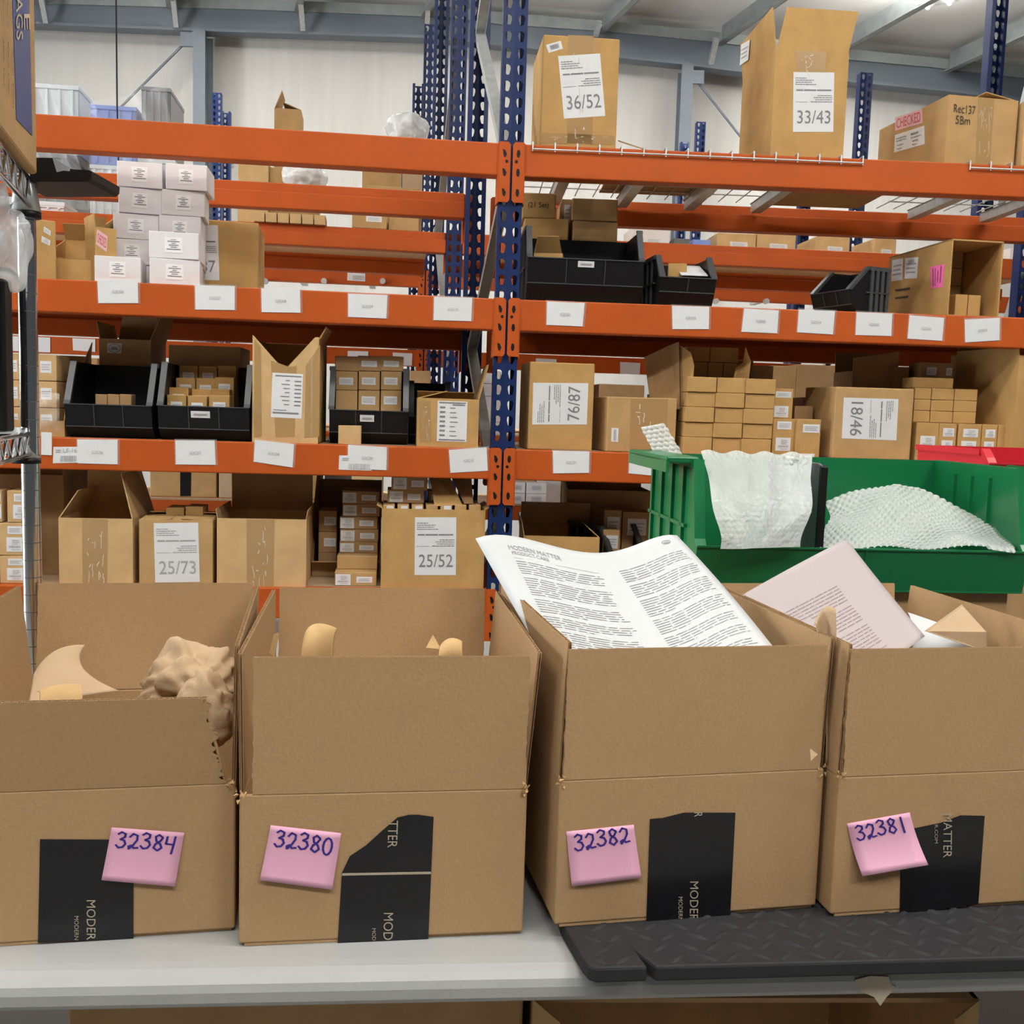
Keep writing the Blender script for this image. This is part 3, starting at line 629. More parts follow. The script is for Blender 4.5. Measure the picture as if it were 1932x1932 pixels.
# tall carton with a notched front
def notch_carton():
    M,wd=place(L,476,600,828,.03,Z['C'],R(-2)); h=L.p(530,634,.03).z-Z['C']; d=.26; t=.005
    th=thing('cardboard_carton','tall taped carton with a V cut in its front','carton',M); INFO[th.name]=(M,wd,d,h)
    mb=MB(); a,b=-wd/2,wd/2
    for p,q in (((a,0),(a+t,d)),((b-t,0),(b,d)),((a,d-t),(b,d))): mb.box((p[0],p[1],0),(q[0],q[1],h*.97))
    mb.box((a,0,0),(b,d,t)); mb.build('body',K[0],th)
    vx=a+wd*.48; fr=MB().prism([(a,0),(b,0),(b,h),(b-.012,h),(vx+.006,h*.70),(vx-.006,h*.70),(a+.004,h*.99),(a,h)],1,-.004,0); fr.build('front_panel',K[2],th)
    f=MB(); flap_slab(f,V(b,0,h*.97),V(b,d*.7,h*.97),V(1,0,0),R(120),.05); f.build('flap',K[0],th)
    fc=face(th,'front'); fc=(fc[0]+fc[1]*.004,fc[1])
    for q,sd in (([(480,640),(492,655),(494,824),(479,825)],1),([(577,690),(604,650),(602,824),(574,826)],2)): poly_px(th,fc,q,M_tape,'packing_tape',.0006)
    poly_px(th,fc,[(511,680),(545,692),(560,690),(556,824),(520,825)],M_tape,'packing_tape',.0004)
    it=[('L',.1,.95,.06,.025)]+[x for k in range(7) for x in (('L',.45-.2*((k*37%10)/10),.58,.16+.09*k,.018),('L',.74,.95,.17+.09*k,.028))]+[('L',.05,.9,.89,.035),('L',.08,.5,.83,.015)]
    sticker(th,fc,[(514,703),(572,706),(569,790),(511,787)],it,M_wht,M_ink,'label_sheet')
notch_carton()
bin_px(L,'C',621,768,828,694,.09,.32,'black bin holding nine cube boxes, middle shelf',holder=(.39,.57,.2,.5))
for k,(x0,x1) in enumerate(((633,674),(676,716),(718,757))):
    zb=Z['C']+.006
    for r,(yb,yt) in enumerate(((775,736),(735,700),(702,671))):
        M,wd=place(L,x0-(r>1)*2,x1-(r>1)*(-3),760,.16,zb); h=L.p(x0,yt,.16).z-zb
        o=carton(M,wd,.09,h,'cube kraft box in the nine box bin, %s row, %s'%(['bottom','middle','top'][r],['left','middle','right'][k]),group='cube boxes in the black bin',simple=True,name='small_box',cat='box',jit=.001,bev=.002,m=K[3] if (r==2 and k<2) else K[1])
        zb+=h+.0015
        if (r,k) not in ((0,0),(2,0)):
            f=.035/h; lab(o,.15,.02/h if r==0 else .33,.8,(.02/h+f*.8) if r==0 else .72,SMALL(k+r))
small(L,638,681,833,803,.025,.05,Z['C'],'lone small kraft box in front of the nine box bin','lone box',m=K[2])
storage_bin(place(L,770,850,800,.22,Z['C'])[0],.14,.3,.22,'black bin in shadow between the nine box bin and the taped carton')
c=cpx(L,'C',786,902,836,752,.02,.2,'crumpled taped carton with a white list beside the blue post',m=K[0],flaps={'right':(105,.12,.02),'left':(15,.1),'back':(40,.04)},jit=.004)
sticker(c,face(c,'front'),[(826,756),(882,758),(880,834),(824,832)],[('L',.05,.95,.04,.03),('L',.5,.92,.09,.03)]+[x for k in range(7) for x in (('L',.08,.26,.16+.115*k,.045),('L',.42,.6+.03*(k%4),.17+.115*k,.02))]+[('L',.06,.94,.96,.03)],M_wht,M_ink,'label_sheet')
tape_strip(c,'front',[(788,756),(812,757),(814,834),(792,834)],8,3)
for k in range(5):
    q=LB.p(911,0,0)
    M=TR(*atY(925,826-k*23,5.25)); M[2][3]=Z['C']+k*.066; o=carton(M,.10,.2,.064,'white box in the pale pile seen left of the blue post, %s'%['bottom','second from bottom','middle','second from top','topmost'][k],m=KW,group='white boxes behind the blue post',simple=True,name='white_box',cat='box',jit=.001,bev=.002)
# ================================================================== left rack, low level
def tall_small(bay,x0,x1,yb,yt,off,d,lev,label,group,two=True,yaw=0,m=None):
    return small(bay,x0,x1,yb,yt,off,d,lev,label,group,m=m,yaw=yaw)
B_=Z['B']
zb=B_
for r,(yb,yt) in enumerate(((1106,1048),(1048,986),(985,925))):
    for k,(x0,x1) in enumerate(((-40,-2),(0,46))):
        M,wd=place(L,x0+(16 if r==2 else 0),x1+(8 if r==2 else 0),1100,.03,zb); h=L.p(20,yt,.03).z-zb
        o=carton(M,wd,.12,h-.001,'labelled carton left of the chrome post, %s row, %s'%(['bottom','middle','top'][r],['left','right'][k]),group='labelled cartons at the left end',simple=True,name='small_carton',cat='carton',m=K[2],bev=.003)
        lab(o,.35,.10,.95,.34,SMALL(r+k)); lab(o,.3,.44,.97,.88,PROD(r+2*k))
    zb+=h
cpx(L,'B',-60,122,1100,895,.22,.4,'big dark open carton behind the labelled cartons at the left end',m=K[3],flaps={'right':(100,.14),'back':(95,.1)})
c=cpx(L,'B',112,251,1109,978,.02,.3,'worn taped carton second from left on the low shelf',m=K[2],flaps={'back':(62,.2,.03),'left':(60,.10,.03),'right':(75,.15,.02)},jit=.004)
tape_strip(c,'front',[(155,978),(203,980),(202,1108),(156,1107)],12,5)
c=cpx(L,'B',263,401,1109,981,.02,.26,'carton with a white 25/73 sheet on the low shelf',m=K[1],flaps={'back':(6,.12),'left':(3,.1),'right':(4,.1),'front':(4,.08)})
sticker(c,face(c,'front'),[(290,987),(374,986),(377,1098),(293,1099)],big_sheet('25/73',9),M_wht,M_inkl,'label_sheet')
for k,(x0,x1,yt) in enumerate(((313,347,958),(350,383,956))): small(L,x0,x1,985,yt,.14,.1,L.p(330,984,.02).z+.006,'small box on top of the 25/73 carton, %s'%['left','right'][k],'boxes on the 25/73 carton')
c=cpx(L,'B',409,577,1110,979,.02,.3,'carton with a tall raised back flap on the low shelf',m=K[2],flaps={'back':(86,.19),'left':(100,.03),'right':(100,.03)},fmat=K[3])
tape_strip(c,'front',[(465,980),(518,980),(516,1109),(466,1109)],12,6)
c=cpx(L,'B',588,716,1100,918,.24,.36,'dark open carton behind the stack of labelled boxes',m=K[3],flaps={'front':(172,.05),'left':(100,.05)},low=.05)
zb=B_+.056
G='flat boxes in the dark stack'
hs=[(1048,1072),(1022,1046),(998,1022),(974,998),(950,974),(926,950)]
zb=B_
for r,(yt,yb) in enumerate(((1080,1110),(1049,1078),(1022,1048),(998,1022),(974,998),(950,974),(926,950))):
    of=.05 if r<1 else (.12 if r<2 else .2); x0,x1=((632,711),(636,712),(640,712),(641,713),(640,711),(645,715),(644,714))[r]
    h=L.p(670,yt,of).z-zb
    o=carton(*(lambda a: (a[0],a[1]))(place(L,x0,x1,1050,of,zb)),.16,h-.001,'flat labelled box in the dark stack, %s'%['bottom','second from bottom','third from bottom','middle','third from top','second from top','topmost'][r],group=G,simple=True,name='flat_box',cat='box',m=K[1] if r<2 else K[3],bev=.002)
    if r!=1: lab(o,.02,.12,.38,.95,PROD(r)); lab(o,.52,.3,.9,.75,SMALL(r))
    zb+=h
for k in range(3): small(L,600,634,1100,1010-k*40,.26,.12,B_+.006+k*.075,'dark box in the gap left of the flat box stack, %s'%['bottom','middle','top'][k],'dark boxes left of the stack',m=K[3],h=.074,stk=[(.3,.3,.95,.7,SMALL(k))] if k else None)
c=cpx(L,'B',718,912,1108,961,.02,.22,'big carton with a white 25/52 sheet beside the blue post',m=K[0],flaps={'left':(150,.02),'right':(150,.02)},jit=.003)
sticker(c,face(c,'front'),[(783,976),(861,976),(860,1085),(782,1085)],big_sheet('25/52',12),M_wht,M_ink,'label_sheet')
for k in range(7):
    x0=722+k*27; small(L,x0,x0+22,1000,953,.035+.004*(k%2),.17,B_+.006,'narrow box end standing in the 25/52 carton, %s from left'%['first','second','third','fourth','fifth','sixth','seventh'][k],'box ends in the 25/52 carton',m=K[1],stk=[(.3,.01,.9,.12,())] if k in (0,1,2,4) else None)
zt=B_+.006+L.p(740,953,.037).z-B_-.004
for r,(yt,yb,x0,x1) in enumerate(((925,950,731,800),(899,925,738,806))):
    o=small(L,x0,x1,945,yt,.10,.14,zt,'flat labelled box lying on the 25/52 carton, %s'%['lower','upper'][r],'flat boxes on the 25/52 carton',m=K[3]); lab(o,.05,.1,.42,.92,PROD(r)); lab(o,.55,.28,.9,.75,SMALL(r)); zt+=INFO[o.name][3]
o=small(L,808,833,945,927,.13,.1,B_+.006+L.p(740,953,.037).z-B_-.004,'small box wedged beside the two flat boxes','box beside the flat boxes',m=K[3],stk=[(.2,.3,.9,.8,SMALL())])
# loose folded flap leaning over the 25/52 carton
q=[L.p(820,955,.05),L.p(872,952,.05),L.p(848,899,.16),L.p(810,893,.16)]
o=MB().slab(q,V(0,-1,0),.004).build('cardboard_sheet',K[0]); tag(o,'creased brown cardboard flap leaning above the 25/52 carton, left piece','cardboard sheet')
q=[L.p(876,950,.06),L.p(893,950,.06),L.p(889,893,.2),L.p(850,897,.2)]
o=MB().slab(q,V(0,-1,0),.004).build('cardboard_sheet',K[3]); tag(o,'creased brown cardboard flap leaning above the 25/52 carton, right piece','cardboard sheet')
# far rack goods seen through the left bay
def far(x0,x1,yb,yt,bay,off,lev,d,label,m=None,**k): return cpx(bay,lev,x0,x1,yb,yt,off,d,label,m=m or K[1],**k)
c=far(283,408,937,872,CB,.04,'B',.4,'far carton with a black tape band seen under the card beam',m=K[1])
poly_px(c,face(c,'front'),[(340,872),(361,872),(360,936),(340,936)],M_tapb,'tape_band',.001)
far(413,470,937,880,CB,.03,'B',.4,'far carton behind the raised back flap, left one',m=KP); far(472,600,937,880,CB,.03,'B',.4,'far carton behind the raised back flap, right one',m=K[1])
far(612,660,930,888,CB,.1,'B',.3,'far blue grey tub left of the yellow box',m=M_gry,name='plastic_tub',cat='tub')
c=far(664,722,920,890,CB,.03,'B',.2,'far bright yellowish box with two white stickers',m=mat('box_yellow',(.80,.60,.28),.7)); lab(c,.2,.35,.6,.75,SMALL()); lab(c,.7,.25,.92,.8,())
for i,(x0,x1,yt) in enumerate(((20,130,690),(140,185,675),(640,760,700),(772,812,700))): far(x0,x1,760,yt,LB,.1,'C',.4,'carton on the second rack seen past the bins, %s'%['far left','left of the stamped carton','behind the nine box bin','left of the rear posts'][i],m=K[3])
# ================================================================== right rack, top level
zE=Z['E']+.0115
c=cpx(Rt,zE,1019,1163,272,67,.06,.28,'upright taped carton with a white 36/52 sheet on the top level',yaw=R(3),m=K[0],jit=.004)
sticker(c,face(c,'front'),[(1053,106),(1132,101),(1142,219),(1064,224)],big_sheet('36/52',21),M_wht,M_ink,'label_sheet')
sticker(c,face(c,'front'),[(1030,85),(1058,77),(1062,92),(1035,100)],barcode(.2,.8,.2,.75),M_wht,M_ink)
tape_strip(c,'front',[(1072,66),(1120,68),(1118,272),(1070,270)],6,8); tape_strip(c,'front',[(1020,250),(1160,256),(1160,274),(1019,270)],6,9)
o=MB().box((0,0,0),(.44,offU2-.16,.004)).build('cardboard_sheet',K[1],M=TR(*Rt.w(pa(Rt,1180,284),.12,zE),R(2))); tag(o,'cardboard sheet lying on the wire deck between the two tall cartons','cardboard sheet')
q=[Rt.p(1166,264,.12),Rt.p(1222,283,.06),Rt.p(1226,284,.10),Rt.p(1170,266,.30)]; c0=Rt.w(pa(Rt,1192,284),.1,zE); o=MB().slab([p-c0 for p in q],V(0,0,-1),.004).build('cardboard_sheet',K[3],M=Matrix.Translation(c0)); tag(o,'tilted dark cardboard piece leaning at the right foot of the 36/52 carton','cardboard sheet')
o=MB().box((0,0,0),(.36,offU2-.12,.004)).build('cardboard_sheet',K[1],M=TR(*Rt.w(pa(Rt,1632,306)-.115,.07,Z['E']-.012),R(2))); tag(o,'wide cardboard sheet spanning the beams between the two wire decks','cardboard sheet')
c=cpx(Rt,zE,1453,1592,295,95,.05,.36,'tall open carton with a white 33/43 sheet on the top level',yaw=R(2),m=K[0],flaps={'front':(88,.135,0,.028),'left':(97,.135,.003,-.004),'back':(95,.1)})
sticker(c,face(c,'front'),[(1497,136),(1574,137),(1572,249),(1496,249)],big_sheet('33/43',31),M_wht,M_ink,'label_sheet')
tape_strip(c,'front',[(1500,96),(1560,98),(1555,150),(1505,148)],7,4)
M=INFO[c.name][0]; nl=(M.to_3x3()@V(-math.sin(R(97)),0,math.cos(R(97)))).normalized(); pl=M@V(-INFO[c.name][1]/2,.1,INFO[c.name][3])+nl*.0035
sticker(c,(pl,nl),[(1399,84),(1415,75),(1412,113),(1396,124)],SMALL(4),M_wht,M_inkl,eps=.001)
M,wd=place(Rt,1781,1921,314,.05,zE,R(7)); hh=Rt.p(1787,178,.05).z-zE
c=carton(M,wd,.44,hh,'long low carton with a red checked sticker at the right of the top level',m=K[1],flaps={'front':(7,.14,.03),'right':(10,.12)})
c_f=face(c,'left')
sticker(c,c_f,[(1689,222),(1740,205),(1741,232),(1689,247)],[('T','CHECKED',.06,.15,.94,.85)],M_rose,M_redink,label='rose sticker with red CHECKED print')
sticker(c,c_f,[(1689,255),(1744,237),(1745,272),(1687,288)],words([(.06,.4,.25,.05),(.06,.4,.4,.05),(.1,.3,.65,.05),(.1,.25,.85,.05),(.55,.8,.25,.1),(.55,.9,.45,.05),(.6,.8,.65,.05),(.6,.75,.85,.05)],4),M_wht,M_ink)
sticker(c,face(c,'front'),[(1798,195),(1842,200),(1842,240),(1798,235)],[('T','Rec137',.02,.02,.95,.42,.02),('T','5Bm',.1,.55,.72,.95,.02)],None,M_mk,tname='pen_writing')
tape_strip(c,'front',[(1846,184),(1876,186),(1868,312),(1840,311)],14,7)
cpx(Rt,zE,1926,2020,318,190,.05,.4,'carton cut by the right photo edge on the top level',m=K[2])
# ================================================================== right rack, upper card level
zD=Z['D']
c=cpx(Rt,'D',985,1068,560,412,.40,.2,'brown carton under the pen marked box behind the large black bin',m=K[0]); z2=zD+INFO[c.name][3]
c=cpx(Rt,z2,985,1048,409,364,.40,.2,'brown box with bracketed pen writing on top of the stack behind the large bin',m=K[0])
sticker(c,face(c,'front'),[(996,381),(1035,382),(1035,395),(996,394)],[('T','(21 Set)',0,0,1,1,.01)],None,M_mk,tname='pen_writing')
cpx(Rt,'D',1053,1082,560,375,.53,.2,'dark carton with a white label in the gap of the carton stack',m=K[3]); lab(bpy.data.objects[list(INFO)[-1]],.2,.05,.9,.2,SMALL(2))
c=cpx(Rt,'D',1076,1160,560,417,.40,.2,'brown carton behind the large black bin, right lower of the stack',m=K[1]); z2=zD+INFO[c.name][3]
c=cpx(Rt,z2,1078,1164,417,375,.40,.2,'brown carton behind the large black bin, right upper of the stack',m=K[1],yaw=R(-3))
M,wd=place(Rt,993,1212,566,.03,zD,R(2)); storage_bin(M,wd,.30,Rt.p(1100,432,.1).z-zD,'large black bin with a torn carton inside on the upper level',lt=.56,lb=.24,lean=.06,rec=.035,holder=(.43,.57,.08,.32))
c=cpx(Rt,zD+.006,1005,1058,560,478,.14,.14,'torn open carton tipped inside the large black bin',yaw=R(-8),flaps={'front':(125,.06,.01),'left':(80,.05)})
M,wd=place(Rt,1243,1350,572,.02,zD,R(5)); storage_bin(M,wd,.28,Rt.p(1290,484,.08).z-zD,'small black bin right of the large black bin',lt=.54,lb=.27,lean=.06,rec=.03,ribs=1)
small(Rt,1258,1292,560,497,.10,.1,zD+.006,'brown box inside the small black bin','box in the small bin',yaw=R(-10)); 
o=MB().slab([V(0,0,0),V(.09,0,0),V(.09,.14,.05),V(0,.14,.05)],V(0,0,1),.003).build('paper_sheet',M_wht,M=TR(*Rt.w(pa(Rt,1290,560),.06,zD+.105),R(2))); tag(o,'folded white paper lying in the small black bin','paper')
M=TR(*Rt.w(pa(Rt,1588,585)+.02,.16,zD),R(-68)); storage_bin(M,.20,.16,Rt.p(1640,500,.05).z-zD,'black bin turned sideways left of the carton with the hot pink note',lt=.5,lb=.2)
# carton on its side, opening to the front
def side_carton():
    M,wd=place(Rt,1786,1888,600,.03,zD,R(5)); h=Rt.p(1790,450,.03).z-zD; d=.42; t=.005
    th=thing('cardboard_carton','open fronted carton with a hot pink note on its side','carton',M); INFO[th.name]=(M,wd,d,h)
    mb=MB(); a,b=-wd/2,wd/2
    mb.box((a,0,0),(a+t,d,h)).box((b-t,0,0),(b,d,h)).box((a,0,h-t),(b,d,h)).box((a,0,0),(b,d,t)).box((a,d-t,0),(b,d,h)); mb.build('body',K[0],th)
    f=face(th,'left')
    sticker(th,f,[(1755,504),(1782,498),(1779,541),(1757,545)],[('S',[(.22,.1),(.2,.9)],.04),('S',[(.38,.1),(.36,.9)],.03),('S',[(.58,.25),(.56,.75)],.04),('S',[(.8,.08),(.76,.8)],.05)],M_hot,M_mk,'pink_note',label='hot pink handwritten note')
    sticker(th,f,[(1684,491),(1704,487),(1703,528),(1682,531)],SMALL(5),M_wht,M_inkl); sticker(th,f,[(1708,487),(1733,485),(1730,525),(1707,526)],barcode(.25,.75,.1,.35)+SMALL(3),M_wht,M_inkl)
    sticker(th,f,[(1690,545),(1718,541),(1717,548),(1690,551)],[('L',0,1,.5,.6)],None,M_mk); sticker(th,f,[(1690,559),(1715,556),(1714,563),(1690,566)],[('L',0,1,.5,.5)],None,M_mk)
    zs=[0,.066,.132]; names=['bottom','middle','top']
    for r in range(4):
        for k in range(2):
            hz=.062; y0=.22; w2=.055
            o=carton(M@Matrix.Translation((a+.065+w2/2+k*(w2+.001),y0,t+.001+r*(hz+.001))),w2,.1,hz,'small box inside the pink note carton, %s row, %s'%(['bottom','second','third','top'][r],['left','right'][k]),m=K[1],group='boxes in the pink note carton',simple=True,name='small_box',cat='box',jit=.0005,bev=.002)
    for k in range(2): o=carton(M@Matrix.Translation((a+.085+k*.048,.06,t+.001)),.045,.1,.075,'small box at the mouth of the pink note carton, %s'%['left','right'][k],m=K[0],group='boxes at the mouth of the carton',simple=True,name='small_box',cat='box',jit=.0005,bev=.002)
side_carton()
# ================================================================== right rack, middle level
c=cpx(Rt,'C',995,1118,843,684,.03,.22,'carton with a sideways 76/87 sheet beside the blue post',yaw=R(5),m=K[0])
sticker(c,face(c,'front'),[(1004,801),(1006,722),(1110,723),(1107,801)],big_sheet('76/87',41),M_wht,M_ink,'label_sheet')
c=cpx(Rt,'C',1143,1277,849,750,.03,.24,'wide carton with small stickers between the 76/87 carton and the box wall',yaw=R(7),m=K[1])
sticker(c,face(c,'front'),[(1154,807),(1167,808),(1166,834),(1153,833)],barcode(.3,.7,.1,.9),M_wht,M_inkl); tape_strip(c,'front',[(1190,752),(1260,753),(1258,848),(1188,848)],5,11)
small(Rt,1228,1268,756,744,.2,.08,Z['C']+INFO[c.name][3],'small box on top of the wide carton','box on the wide carton')
# the big open carton holding the rear pile
c=cpx(Rt,'C',1286,1448,849,720,.15,.28,'big open carton holding the wall of kraft boxes',m=K[0],flaps={'back':(60,.1)},low=.02)
ci=mw(c).inverted()
for q,mm in (([(1216,674,.20),(1262,652,.14),(1281,645,.10),(1283,772,.10),(1228,768,.16)],K[3]),([(1282,650,.11),(1304,666,.08),(1310,690,.075),(1302,768,.08),(1284,770,.11)],K[0]),([(1407,655,.12),(1417,682,.10),(1412,722,.10),(1384,716,.14),(1388,694,.14),(1402,684,.13)],K[0])):
    MB().slab([ci@Rt.p(*p) for p in q],V(0,1,0),.004).build('flap',mm,c)
N5=['first','second','third','fourth','fifth']
G='wall of kraft boxes'
xs=[(1291,1346),(1347,1401),(1402,1458)]; zb=Z['C']
for r,(yb,yt) in enumerate(((849,826),(826,798),(798,769),(769,741),(741,712))):
    h=Rt.p(1370,yt,.03).z-zb
    for k,(x0,x1) in enumerate(xs): small(Rt,x0+r*.8,x1+r*.8,790,yt,.03+.006*((r+k)%2),.10,zb,'kraft box in the front wall of boxes, %s row from the bottom, %s'%(N5[r],['left','middle','right'][k]),G,h=h-.001,yaw=R(2))
    zb+=h
zb=Z['C']+.006; G='rear pile of kraft boxes'
for r,yt in enumerate((800,740,712,683,654)):
    h=Rt.p(1340,yt,.20).z-zb
    for k in range(3 if r<4 else 2):
        x0=(1303,1331,1360)[k] if r<4 else (1290,1334)[k]; x1=(1330,1359,1386)[k] if r<4 else (1333,1387)[k]
        small(Rt,x0,x1,790,yt,.20,.09,zb,'kraft box in the rear pile above the box wall, %s row from the bottom, %s'%(N5[r],['left','middle','right'][k]),G,h=h-.001,m=K[3] if r<2 else K[0])
    zb+=h
small(Rt,1412,1454,790,690,.22,.09,Z['C']+.006,'dark box right of the rear pile','box right of the rear pile',m=K[3])
G='labelled kraft boxes right of the box wall'
o=small(Rt,1456,1500,850,790,.05,.1,Z['C'],'labelled upright box beside the box wall, lower',G,yaw=R(4)); lab(o,.18,.07,.8,.28,SMALL(1)); lab(o,.15,.5,.8,.85,PROD(1)); z2=Z['C']+INFO[o.name][3]
o=small(Rt,1455,1495,790,733,.08,.1,z2,'labelled upright box beside the box wall, upper',G,yaw=R(4)); lab(o,.15,.1,.9,.3,SMALL(2)); lab(o,.12,.58,.8,.95,PROD(2))
o=small(Rt,1501,1547,852,791,.04,.12,Z['C'],'labelled box left of the 18/46 carton',G,yaw=R(4)); lab(o,.25,.13,.95,.35,SMALL(3)); lab(o,.2,.9,.8,.99,())
o=small(Rt,1495,1530,845,766,.18,.12,Z['C'],'dark box behind the labelled boxes',G,m=K[3])
c=cpx(Rt,'C',1508,1545,845,750,.32,.2,'dark carton with a small red sticker in the gap left of the 18/46 carton',m=K[3]); sticker(c,face(c,'front'),[(1512,752),(1540,752),(1540,772),(1512,772)],[('T','CHECKED',.1,.2,.9,.8)],M_rose,M_redink)
c=cpx(Rt,'C',1570,1722,853,731,.03,.26,'carton with a sideways 18/46 sheet on the middle level',yaw=R(4),m=K[1])
sticker(c,face(c,'front'),[(1695,753),(1691,831),(1588,827),(1592,750)],big_sheet('18/46',51),M_wht,M_ink,'label_sheet')
c=cpx(Rt,'C',1612,1735,850,700,.34,.26,'dark open carton with a raised flap behind the 18/46 carton',m=K[3],flaps={'back':(95,.08)})
ci=mw(c).inverted(); MB().slab([ci@Rt.p(*p) for p in ((1610,676,.33),(1697,663,.31),(1692,735,.32),(1608,732,.335))],V(0,1,0),.004).build('flap',K[3],c)
G='kraft boxes right of the 18/46 carton'; zb=Z['C']
for r,(yb,yt) in enumerate(((853,798),(798,776),(776,755),(755,733))):
    h=Rt.p(1790,yt,.10).z-zb
    if r: 
        for k,(x0,x1) in enumerate(((1722,1753),(1754,1796),(1797,1840))): small(Rt,x0,x1,800,yt,.10,.1,zb,'flat box right of the 18/46 carton, %s row above the upright boxes, %s'%(N5[r-1],['left','middle','right'][k]),G,h=h-.001)
    zb+=h
zt=zb
for k,(x0,x1) in enumerate(((1726,1770),(1770,1803),(1806,1850),(1851,1880),(1881,1900))):
    o=small(Rt,x0,x1,853,798,.06-.0,.16,Z['C'],'upright labelled box at the foot of the low wall, %s from left'%N5[k],'upright labelled boxes',h=Rt.p(1790,798,.10).z-Z['C']-.001,yaw=R(3))
    if k<4:
        lab(o,.2,.35 if k==0 else .13,.85,.68 if k==0 else .35,PROD(k)); lab(o,.15,.75 if k==0 else .45,.8,.98 if k==0 else .8,PROD(k+1))
o=small(Rt,1722,1798,730,713,.12,.09,zt,'flat kraft box lying on the low wall','box on the low wall')
small(Rt,1735,1796,720,684,.22,.1,Z['C'],'dark labelled carton standing behind the low wall','dark carton behind the low wall',m=K[3],stk=[(.2,.05,.5,.13,SMALL()),(.8,.05,.98,.13,SMALL(2))])
small(Rt,1688,1714,720,692,.26,.1,Z['C'],'dark box standing left behind the low wall','dark box behind the low wall',m=K[3])
c=cpx(Rt,'C',1909,2030,856,672,.02,.34,'big carton at the right end of the middle level, torn opened top',yaw=R(9),m=K[0],flaps={'left':(95,.03),'back':(90,.05)})
q=cpx(Rt,'C',1808,1835,800,668,.4,.1,'dark raised carton flap left of the big right end carton',m=K[3],simple=True,name='cardboard_sheet',cat='cardboard sheet')
# ================================================================== right rack, low level and far goods
c=cpx(Rt,'B',985,1128,1100,1012,.10,.3,'open torn carton low behind the printed sheet',m=K[0],flaps={'left':(100,.05),'right':(40,.05),'back':(70,.1)},fmat=K[3])
cpx(Rt,'B',1064,1222,1090,925,.42,.22,'big dark open carton on the low shelf behind the green bin',m=K[3],flaps={'left':(110,.08),'back':(90,.05)})
M,wd=place(Rt,1150,1225,1090,.16,B_,R(30)); storage_bin(M,.16,.26,.2,'black bin turned away behind the printed sheet')
for k,(x0,x1,yb,yt,of) in enumerate(((1137,1170,1040,962,.28),(1172,1222,1040,966,.3),(1137,1168,1040,1000,.2))): small(Rt,x0,x1,yb,yt,of,.1,B_,'small carton left of the green bin, %s'%['rear left','rear right','front'][k],'cartons left of the green bin',m=K[3] if k<2 else K[1],stk=[(.2,.1,.9,.35,SMALL(k))])
for k,(x0,x1,lv) in enumerate(((962,990,0),(992,1030,0),(962,990,1),(992,1030,1))):
    o=small(CB,x0,x1,960,900,.03,.2,Z['B']+lv*.072,'far white box between the blue post and the dark carton, %s %s'%(['lower','upper'][lv],['left','right'][k%2]),'far white boxes right of the blue post',m=KW,h=.07,name='white_box'); lab(o,.25,.25,.75,.7,SMALL(k),m=M_sheet)
for k,(x0,x1,yt) in enumerate(((965,1010,880),(1012,1058,876),(1066,1120,868),(1122,1190,872))): far(x0,x1,930,yt,CB,.12 if k<2 else .05,'B',.3,'far pale carton under the card beam right of the post, %s'%N5[k],m=KW if k%2 else KP)
for i,(x0,x1,yt,m) in enumerate(((1000,1110,700,K[1]),(1130,1215,725,K[3]),(1450,1500,690,K[1]),(1500,1640,690,K[3]),(1900,1990,640,K[1]))): far(x0,x1,760,yt,RB,.15,'C',.35,'carton on the second rack glimpsed between the front goods, %s'%N5[i],m=m)
# goods on top of the second rack
ZT=Z['E']+.0
for i,(x0,x1,yt,m,st) in enumerate(((1195,1262,425,KW,1),(1352,1425,440,K[2],1),(1427,1500,440,K[2],1),(1540,1602,446,K[2],1),(1648,1690,450,K[2],1),(1270,1300,450,M_gry,0),(1306,1340,452,M_crblue,0),(1905,1990,470,KW,0))):
    c=far(x0,x1,480,yt,RB,.35,ZT,.3,'box on the second rack under the wire decks, %s'%['far left white one','left of the tan pair','right of the tan pair','between two blue posts','right of two blue posts','grey one','blue grey one','far right white one'][i],m=m)
    if st: sticker(c,face(c,'front'),[(x0+(x1-x0)*.35,452+.047*(x0-1340)+3),(x0+(x1-x0)*.8,454+.047*(x0-1340)+3),(x0+(x1-x0)*.8,464+.047*(x0-1340)+3),(x0+(x1-x0)*.35,462+.047*(x0-1340)+3)],SMALL(i),M_wht,M_inkl)
def crate(x0,x1,yb,yt,off,z,d,label,m,tiers=1,bay=LB,name='plastic_crate',group=None):
    M,wd=place(bay,x0,x1,yb,off,z); h=bay.p((x0+x1)/2,yt,off).z-z
    th=thing(name,label,'crate',M,group); INFO[th.name]=(M,wd,d,h); t=.004
    mb=MB(); mb.box((-wd/2,0,0),(wd/2,t,h)).box((-wd/2,d-t,0),(wd/2,d,h)).box((-wd/2,0,0),(-wd/2+t,d,h)).box((wd/2-t,0,0),(wd/2,d,h)).box((-wd/2,0,0),(wd/2,d,t)); mb.build('body',m,th)
    mb=MB(); mb.box((-wd/2-.003,-.008,h-.02),(wd/2+.003,d+.003,h)); 
    for k in range(4): x=-wd/2+wd*(k+.5)/4; mb.box((x-.006,-.006,.01),(x+.006,0,h-.02))
    mb.box((-wd/2,-.006,h*.5-.005),(wd/2,0,h*.5+.005)); mb.build('lid_rim',m,th,bevel=.003); return th
G='wrapped crates on the second rack'
c=crate(172,232,398,312,.25,ZT,.4,'clear wrapped crate, lower left under the blue crate',M_crate,group=G)
z1=ZT+INFO[c.name][3]
crate(240,330,398,300,.27,ZT,.4,'clear wrapped crate, lower right under the grey tub',M_crate,group=G)
crate(172,258,310,200,.25,z1+.0,.4,'blue wrapped crate above the top beam',M_crblue,group=G)
